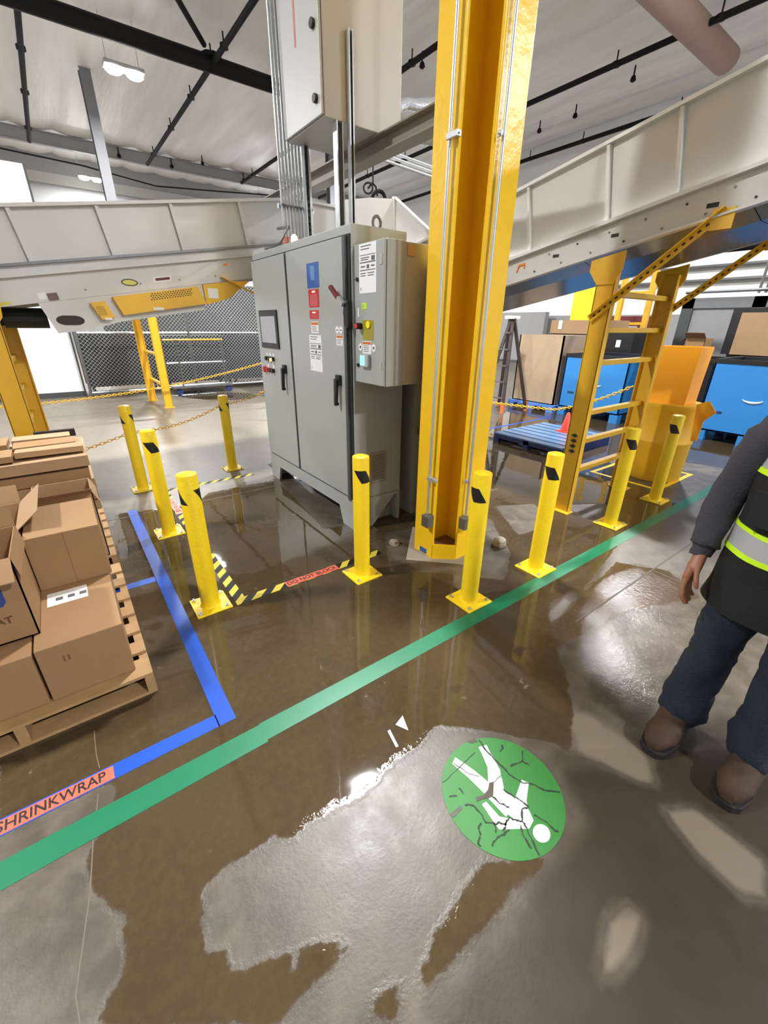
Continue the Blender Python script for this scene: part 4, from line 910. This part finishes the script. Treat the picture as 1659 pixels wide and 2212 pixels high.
# ------------------------------------------------------------------ right background goods
def smile(b, X, y, z, r, par):
    pts = [(X - .004, y + r * math.sin(a), z - r * .55 * math.cos(a) + r * .5) for a in [(-.95 + 1.9 * i / 14) for i in range(15)]]
    MB().tube(pts, [.006 + .012 * math.sin(PI * min(1, i / 13)) for i in range(15)], 6).build('white_curve_mark', WHTP, par)
def bulk_bin(lab, x0, y0, y1, h, mk=None, wm=BINB):
    x1 = x0 + 1.2
    t = thing('bulk_container', lab, 'container', ((x0 + x1) / 2, (y0 + y1) / 2, 0), 'blue bulk containers')
    q = MB().box(x0, x0 + .03, y0, y1, .16, h).box(x1 - .03, x1, y0, y1, .16, h).box(x0, x1, y0, y0 + .03, .16, h).box(x0, x1, y1 - .03, y1, .16, h).box(x0, x1, y0, y1, .16, .19)
    q.build('walls', wm, t, bevel=.004)
    q = MB().box(x0 - .012, x1 + .012, y0 - .012, y0 + .04, h - .05, h + .012).box(x0 - .012, x1 + .012, y1 - .04, y1 + .012, h - .05, h + .012).box(x0 - .012, x0 + .04, y0 + .04, y1 - .04, h - .05, h + .012).box(x1 - .04, x1 + .012, y0 + .04, y1 - .04, h - .05, h + .012)
    q.build('rim', BLK, t)
    for xx in (x0, x0 + .52, x1 - .16):
        for yy in (y0, (y0 + y1) / 2 - .08, y1 - .16): B(xx, xx + .16, yy, yy + .16, 0, .16).build('foot', BINB, t)
    B(x0 - .004, x0, y1 - .3, y1 - .16, .45, .49).build('latch_slot', mat('slot_navy', (36, 60, 96), .5), t)
    B(x0 - .004, x0, y0 + .3, y0 + .36, h - .14, h - .08).build('card_sticker', WHTP, t)
    if mk: smile(None, x0, mk[0], mk[1], mk[2], t)
    return t
bulk_bin('blue bulk container seen through the ladder frame', 8.4, 3.82, 5.10, 1.20, (4.35, .65, .1))
bulk_bin('nearest blue bulk container with white curved mark, right of drum', 8.4, 1.15, 2.53, 1.26, (1.9, .68, .16))
t = bulk_bin('black-sided container between drum and nearest blue container', 8.75, 2.62, 3.75, 1.22, None, BLK)
gb = thing('gaylord_box', 'large plain tan cardboard bulk box on blue plastic pallet', 'box', (8.95, 5.75, .15))
q = MB().box(8.4, 8.43, 5.22, 6.3, .15, 1.54).box(9.5, 9.53, 5.22, 6.3, .15, 1.54).box(8.4, 9.53, 5.22, 5.25, .15, 1.54).box(8.4, 9.53, 6.27, 6.3, .15, 1.54).box(8.4, 9.5, 5.22, 6.3, .15, .17); q.build('walls', mat('bulk_box_tan', (176, 154, 126), .75), gb)
pb = thing('plastic_pallet', 'bright blue plastic pallet under the tan bulk box', 'pallet', (8.95, 5.75, 0))
B(8.34, 9.55, 5.18, 6.36, .09, .15).build('deck', PALB, pb, bevel=.005)
for x in (8.34, 8.87, 9.39):
    for y in (5.18, 5.69, 6.2): B(x, x + .16, y, y + .16, 0, .09).build('foot', PALB, pb)
t = thing('tan_tote_box', 'tan box with black lower band behind the tan bulk box', 'box', (11.5, 6.4, 0), None)
B(10.6, 11.7, 5.6, 7.0, .0, 1.55).build('body', BLK, t); B(10.58, 11.72, 5.58, 7.02, 1.55, 1.86).build('tan_lid', CARD2, t); B(10.57, 10.58, 6.7, 6.8, 1.65, 1.85).build('tape', WHTP, t)
t = thing('black_crate', 'black crate with white sticker behind the ladder rungs', 'crate', (10.6, 5.1, 0))
B(10.2, 11.0, 4.7, 5.5, 0, 1.62).build('body', BLK, t, bevel=.02); B(10.195, 10.2, 4.95, 5.05, 1.3, 1.45).build('sticker', WHTP, t)
B(10.19, 11.01, 4.69, 5.51, 1.62, 1.66).build('lid', RUB, t)
t = thing('red_cabinet', 'dark red cabinet far behind the ladder frame', 'cabinet', (13.6, 6.4, 0))
B(13.2, 14.0, 5.9, 6.9, 0, 2.0).build('body', DRED, t, bevel=.01); B(13.19, 13.2, 6.05, 6.5, 1.55, 1.75).build('label_plate', GRYL, t)
t = thing('far_ladder', 'yellow fixed ladder standing far behind the ladder frame', 'ladder', (12, 5.7, 0))
for y in (5.35, 6.05): B(11.95, 12.05, y - .06, y + .06, 0, 3.2).build('rail', YEL2, t)
for z in (.6, 1.0, 1.4, 1.8, 2.5): B(11.97, 12.03, 5.4, 6.0, z - .03, z + .03).build('rung', YEL2, t)
t = thing('yellow_guard_post', 'bright yellow square guard post far behind the ladder post', 'post', (14, 8.2, 0)); B(13.8, 14.2, 7.95, 8.5, 0, 4.4).build('shaft', mat('guard_yellow', (250, 215, 30), .4), t); B(13.7, 14.3, 7.85, 8.6, 0, .04).build('foot', mat('guard_yellow', (250, 215, 30), .4), t)
t = thing('grey_door_panel', 'plain grey upright panel against the far right wall', 'panel', (19.5, 14.5, 0)); B(19.3, 19.6, 13.2, 16.2, 0, 2.35).build('board', WALLG, t); B(19.25, 19.3, 13.2, 16.2, 0, .1).build('kick', GRYD, t)
sl = thing('step_ladder', 'dark folding step ladder with orange feet beside the column', 'ladder', (7.6, 6.1, 0))
for (ya, yb, xx) in ((6.35, 6.05, 7.5), (5.75, 6.0, 7.5), (6.45, 6.08, 7.95), (5.7, 5.98, 7.95)):
    MB().bar((xx - (.12 if xx < 7.7 else -.18), ya, .02), (7.7, yb, 1.85), .07, .03, (1, 0, 0)).build('rail', mat('ladder_dark', (62, 50, 46), .5), sl)
    MB().bar((xx - (.12 if xx < 7.7 else -.18), ya, 0), (xx - (.115 if xx < 7.7 else -.175), ya * .98 + yb * .02, .2), .073, .033, (1, 0, 0)).build('orange_foot', mat('ladder_orange', (235, 120, 60), .5), sl)
for k in range(5):
    z = .3 + k * .32; u = z / 1.85; B(7.38 + .3 * u - .03, 7.38 + .3 * u + .03, 5.75 + .25 * u, 6.35 - .3 * u, z - .012, z + .012).build('step', STLD, sl)
B(7.58, 7.85, 5.95, 6.12, 1.84, 1.9).build('top_cap', WHTP, sl)
# flat pallet + cone
fp = thing('flat_pallet', 'dark blue slatted pallet lying empty on the wet floor', 'pallet', (6.1, 3.75, 0))
for k in range(7): B(5.42 + k * .2, 5.42 + k * .2 + .15, 3.12, 4.32, .12, .14).build('deck_slat', PALT, fp)
for y in (3.12, 3.66, 4.22): B(5.42, 6.77, y, y + .1, 0, .12).build('stringer', PALD, fp)
B(5.42, 5.45, 3.22, 4.22, .06, .12).build('edge_board', PALD, fp)
cn = thing('traffic_cone', 'small red cone standing on the flat blue pallet', 'cone', (6.43, 3.69, .14))
MB().lathe([(.085, .015), (.024, .3), (.012, .31)], (6.43, 3.69, .14), 16).build('body', mat('cone_red', (235, 62, 48), .45), cn, smooth=True); B(6.32, 6.54, 3.58, 3.8, .14, .155).build('base', mat('cone_red', (235, 62, 48), .45), cn)
# drum
dm = thing('spill_drum', 'yellow plastic drum with orange liner standing in taped square', 'drum', (5.72, 2.02, 0))
MB().lathe([(.28, 0), (.295, .03), (.305, .45), (.312, .46), (.312, .48), (.306, .49), (.31, .85), (.32, .87), (.32, .91), (.30, .915)], (5.72, 2.02, 0), 36).build('shell', DRUM, dm, smooth=True)
lq = MB(); rings = []
for z, a in ((.915, .2), (1.2, .205), (1.52, .215)): rings.append([(5.64 - a * .7, 2.02 + a, z), (5.64 - a * .7, 2.02 - a, z), (5.64 + a * .9, 2.02 - a, z), (5.64 + a * .9, 2.02 + a, z)])
for r0, r1 in zip(rings, rings[1:]):
    for k in range(4):
        i = len(lq.v); a, b = k, (k + 1) % 4; c_ = Vector((5.72, 2.02, 0))
        o1 = [Vector(r0[a]), Vector(r0[b]), Vector(r1[b]), Vector(r1[a])]
        inn = [v + (Vector((c_.x - v.x, c_.y - v.y, 0)).normalized() * .012) for v in o1]; lq.hexa(o1 + inn)
lq.build('liner', LINR, dm)
MB().prism([(1.66, .55), (1.70, .95), (1.60, 1.0), (1.50, .90), (1.60, .78), (1.60, .56)], 'x', 5.5, 5.51).wobble(.02, 5).build('loose_flap', LINR, dm)
# steel gate frame far right, boxes, pipe
gt = thing('dock_gate', 'grey steel gate frame in the right background', 'gate', (11.5, 3.9, 0))
for y in (4.15, 2.9): B(11.4, 11.6, y, y + .22, 0, 2.3).build('upright', GRYD, gt)
B(11.4, 11.6, .5, 4.37, 2.1, 2.3).build('header', mat('gate_grey', (120, 122, 124), .5), gt); B(11.45, 11.5, 3.1, 4.15, .1, 2.1).build('grey_leaf', mat('leaf_grey', (150, 150, 150), .5), gt)
MB().tube([(11.5, 4.4, 2.42), (11.5, .5, 2.42)], .03, 8).build('top_pipe', STLD, gt)
for k in range(7): MB().tube([(12.2, 3.3 - k * .12, 2.4), (12.2, 3.3 - k * .12, 5)], .025, 6).build('riser', STLD, gt)
t = thing('framed_board', 'tan board in black frame leaning at the right edge', 'board', (10.4, 2.6, 0))
B(10.4, 10.5, 1.2, 3.1, 1.26, 2.05).build('frame', BLK, t); B(10.38, 10.4, 1.2, 2.95, 1.26, 1.98).build('board', CARD2, t); B(10.42, 10.48, 1.25, 3.0, 0, 1.26).build('stand', BLK, t)
t = carton('small open brown box behind the drum liner', 9.0, 9.35, 2.95, 3.25, 1.22, 1.55, CARD, open_=True, flaps=(('-x', .15, .6), ('+y', .1, -.5)))
t = carton('pale crumpled box on the nearest blue container', 8.6, 9.2, 1.2, 1.9, 1.29, 1.5, mat('cardboard_cream', (214, 186, 156), .7), open_=False)
pipe('overhead_pipe', 'thick black horizontal pipe beneath the climbing conveyor at right', [(9.5, 7.2, 2.95), (9.5, -2, 2.95)], .075)

# ------------------------------------------------------------------ person (facing -X)
PY = .16
pr_ = None
def build_person():
    bm = bmesh.new(); sk = bm.verts.layers.skin.verify()
    def V(p, r, rb=None, root=False):
        v = bm.verts.new(p); v[sk].radius = (r, rb or r); v[sk].use_root = root; return v
    def E(*vs):
        for a, b in zip(vs, vs[1:]): bm.edges.new((a, b))
    pel = V((1.98, PY, .95), .13, .11, True); sp = V((1.99, PY, 1.12), .12, .1); chst = V((1.99, PY, 1.3), .13, .1); nb = V((1.98, PY, 1.44), .065); nk = V((1.965, PY, 1.51), .055)
    hd = V((1.95, PY, 1.585), .078, .085); h2 = V((1.955, PY, 1.66), .088, .095); h3 = V((1.96, PY, 1.725), .06, .065)
    E(pel, sp, chst, nb, nk, hd, h2, h3)
    jaw = V((1.89, PY, 1.555), .04, .04); E(hd, jaw)
    nose = V((1.862, PY, 1.625), .014, .016); n2 = V((1.875, PY, 1.65), .016, .014); E(h2, n2); E(n2, nose)
    for s in (-1, 1):
        ear = V((1.965, PY + s * .09, 1.63), .015, .025); E(h2, ear)
        sh = V((1.99, PY + s * .17, 1.39), .055); el = V((1.985, PY + s * .255, 1.12), .04); wr_ = V((1.90, PY + s * .255, .885), .028, .024)
        E(chst, sh, el, wr_)
        pa = V((1.872, PY + s * .257, .84), .025, .04); pb_ = V((1.855, PY + s * .257, .79), .02, .045); E(wr_, pa, pb_)
        for k, (dx_, ln) in enumerate(((-.033, .082), (-.011, .094), (.012, .088), (.033, .07))):
            f0 = V((1.849 + dx_, PY + s * .258, .758), .0108); f1 = V((1.838 + dx_, PY + s * .248, .758 - ln * .5), .010); f2 = V((1.850 + dx_, PY + s * .23, .758 - ln * .9), .0085)
            E(pb_, f0, f1, f2)
        t0 = V((1.838, PY + s * .236, .825), .0105); t1 = V((1.818, PY + s * .222, .79), .0095); t2 = V((1.822, PY + s * .215, .76), .008); E(pa, t0, t1, t2)
        hp = V((1.98, PY + s * .09, .9), .1); kn = V((1.95, PY + s * .105 + .02 * 0, .5), .06); an = V((1.94, PY + s * .125, .11), .04); ft = V((1.84, PY + s * .13, .05), .035, .04); E(pel, hp, kn, an, ft)
    me = bpy.data.meshes.new('person'); bm.to_mesh(me); bm.free()
    o = bpy.data.objects.new('person', me); COL.objects.link(o); me.materials.append(SKIN)
    md = o.modifiers.new('skin', 'SKIN'); md.use_smooth_shade = True; md.use_x_symmetry = False
    sb = o.modifiers.new('sub', 'SUBSURF'); sb.levels = 2; sb.render_levels = 2
    tag(o, 'person in black safety vest, charcoal sleeves, blue jeans and brown boots', 'person')
    def ringz(c, rx, ry): return (c, (rx, 0, 0), (0, ry, 0))
    # jeans: two legs and seat
    j = MB()
    for s in (-1, 1):
        y = PY + s * .095; yk = PY + s * .112; ya = PY + s * .13
        R = [ringz((1.985, y, .9), .125, .09), ringz((1.985, y, .84), .128, .092), ringz((1.98, y, .76), .118, .092), ringz((1.968, (y + yk) / 2, .65), .102, .088), ringz((1.955, yk, .52), .09, .08), ringz((1.955, yk, .45), .088, .08), ringz((1.95, (yk + ya) / 2, .34), .088, .08), ringz((1.945, ya, .25), .092, .085), ringz((1.935, ya, .18), .10, .09), ringz((1.925, ya, .12), .098, .088), ringz((1.925, ya, .095), .085, .078)]
        RR = []
        for (c0, a0, b0_), (c1, a1, b1) in zip(R, R[1:]):
            for u in (0, .33, .66): RR.append((Vector(c0).lerp(Vector(c1), u), Vector(a0).lerp(Vector(a1), u), Vector(b0_).lerp(Vector(b1), u)))
        RR.append(tuple(Vector(q) for q in R[-1])); j.loft(RR, 26)
    j.wobble(.014, 8, 2).wobble(.014, 20, 4).build('jeans', JEAN, o, smooth=True)
    # sleeves
    for s in (-1, 1):
        path = [((1.99, PY + s * .15, 1.40), .085), ((1.99, PY + s * .2, 1.33), .076), ((1.99, PY + s * .235, 1.22), .066), ((1.985, PY + s * .257, 1.12), .06), ((1.955, PY + s * .262, 1.02), .055), ((1.925, PY + s * .26, .95), .05), ((1.912, PY + s * .258, .915), .052), ((1.909, PY + s * .258, .905), .04), ((1.897, PY + s * .256, .872), .036)]
        pts = []; rs = []
        for (a, ra), (b, rb) in zip(path, path[1:]):
            for u in (0, .33, .66): pts.append(Vector(a).lerp(Vector(b), u)); rs.append(ra + (rb - ra) * u)
        pts.append(Vector(path[-1][0])); rs.append(path[-1][1])
        MB().tube(pts, rs, 18).wobble(.010, 12, 5 * s).wobble(.006, 34, s).build('sleeve', SWT, o, smooth=True)
    # vest body
    def body(z):
        T = [(.70, .175, .228), (.78, .17, .218), (.92, .16, .205), (1.05, .15, .2), (1.2, .15, .2), (1.32, .14, .195), (1.40, .12, .175), (1.45, .09, .12), (1.475, .07, .085)]
        for (z0, a0, b0_), (z1, a1, b1) in zip(T, T[1:]):
            if z0 <= z <= z1: u = (z - z0) / (z1 - z0); return a0 + (a1 - a0) * u, b0_ + (b1 - b0_) * u
    zs = [.70 + .775 * k / 30 for k in range(31)]
    MB().loft([ringz((1.985, PY, z), *body(z)) for z in zs], 36).wobble(.012, 7, 1).build('vest', VEST, o, smooth=True)
    def band(z0, z1, m, e):
        rr_ = [ringz((1.985, PY, z0 + (z1 - z0) * k / 4), *(q + e for q in body(z0 + (z1 - z0) * k / 4))) for k in range(5)]
        MB().loft(rr_, 36).wobble(.012, 7, 1).build('vest_band', m, o, smooth=True)
    band(1.255, 1.335, REFL, .003); band(1.238, 1.258, LIME, .005); band(1.330, 1.345, LIME, .005)
    band(.945, 1.025, REFL, .003); band(.928, .948, LIME, .005); band(1.022, 1.038, LIME, .005)
    for s in (-1, 1):
        for off, wd, mm, e in ((0, .05, REFL, .008), (.032, .014, LIME, .01), (-.032, .014, LIME, .01)):
            pts = []
            y = PY + s * (.10 + off)
            for k in range(13):
                z = 1.30 + .135 * k / 12; a, b = body(z); yy = min(.98, abs(y - PY) / b); pts.append((1.985 - a * math.sqrt(1 - yy * yy) - e, y, z))
            q = MB()
            for p0, p1 in zip(pts, pts[1:]): q.bar(p0, p1, wd, .006, (1, 0, 0))
            q.build('shoulder_strip', mm, o)
    B(1.818, 1.828, PY + .05, PY + .15, 1.07, 1.2).build('vest_pocket', mat('pocket_black', (26, 26, 28), .8), o, bevel=.003)
    MB().tube([(1.985 + .06 * math.cos(a), PY + .065 * math.sin(a), 1.47) for a in [2 * PI * i / 20 for i in range(20)]], .014, 8, closed=True).build('collar', SWT, o, smooth=True)
    # boots
    for s in (-1, 1):
        y = PY + s * .135; q = MB()
        prof = [(2.04, .045, .09, .0), (2.0, .055, .12, 0), (1.94, .058, .14, 0), (1.89, .06, .132, 0), (1.85, .06, .112, 0), (1.81, .063, .09, 0), (1.77, .062, .08, 0), (1.73, .055, .074, 0), (1.70, .04, .06, 0), (1.685, .02, .04, 0)]
        n = 16; rg = []
        for x, hw_, h_, _ in prof: rg.append(((x, y, .03 + h_ * .45), (0, hw_, 0), (0, 0, h_ * .55)))
        q.loft(rg, n).wobble(.008, 18, s); q.build('boot', BOOT, o, smooth=True)
        sp_ = [(1.675, y - .026), (1.70, y - .05), (1.78, y - .066), (1.9, y - .06), (2.0, y - .052), (2.04, y - .03), (2.045, y + .03), (2.0, y + .052), (1.9, y + .06), (1.78, y + .066), (1.70, y + .05), (1.675, y + .026)]
        MB().prism(sp_, 'z', 0, .032).build('boot_sole', SOLE, o, bevel=.004)
        MB().loft([ringz((1.96, y, .08), .062, .056), ringz((1.955, y, .16), .06, .055), ringz((1.95, y, .2), .058, .053)], 16).build('boot_shaft', BOOT, o, smooth=True)
        for k in range(5): MB().tube([(1.90 - .02 * k, y - .032, .152 - .0125 * k), (1.895 - .02 * k, y, .163 - .0125 * k), (1.90 - .02 * k, y + .032, .152 - .0125 * k)], .005, 6).build('boot_lace', SOLE, o)
    # hair, eyes, mouth
    hp = MB(); n = 20
    hp.loft([((1.985, PY, 1.60), (.075, 0, 0), (0, .09, 0)), ((1.98, PY, 1.66), (.098, 0, .01), (0, .1, 0)), ((1.972, PY, 1.72), (.094, 0, .015), (0, .092, 0)), ((1.965, PY, 1.765), (.06, 0, .01), (0, .06, 0)), ((1.965, PY, 1.778), (.02, 0, 0), (0, .02, 0))], n); hp.wobble(.006, 30).build('hair', HAIR, o, smooth=True)
    for s in (-1, 1):
        MB().lathe([(.004, -.011), (.010, -.006), (.0125, 0), (.010, .006), (.004, .011)], (1.876, PY + s * .033, 1.655), 12).build('eye', mat('eye_white', (225, 222, 215), .3), o, smooth=True)
        MB().bar((1.864, PY + s * .015, 1.678), (1.872, PY + s * .052, 1.676), .008, .008).build('eyebrow', HAIR, o)
    MB().bar((1.853, PY - .022, 1.575), (1.853, PY + .022, 1.575), .008, .007).build('mouth', mat('lips', (140, 78, 66), .5), o)
    return o
person = build_person()
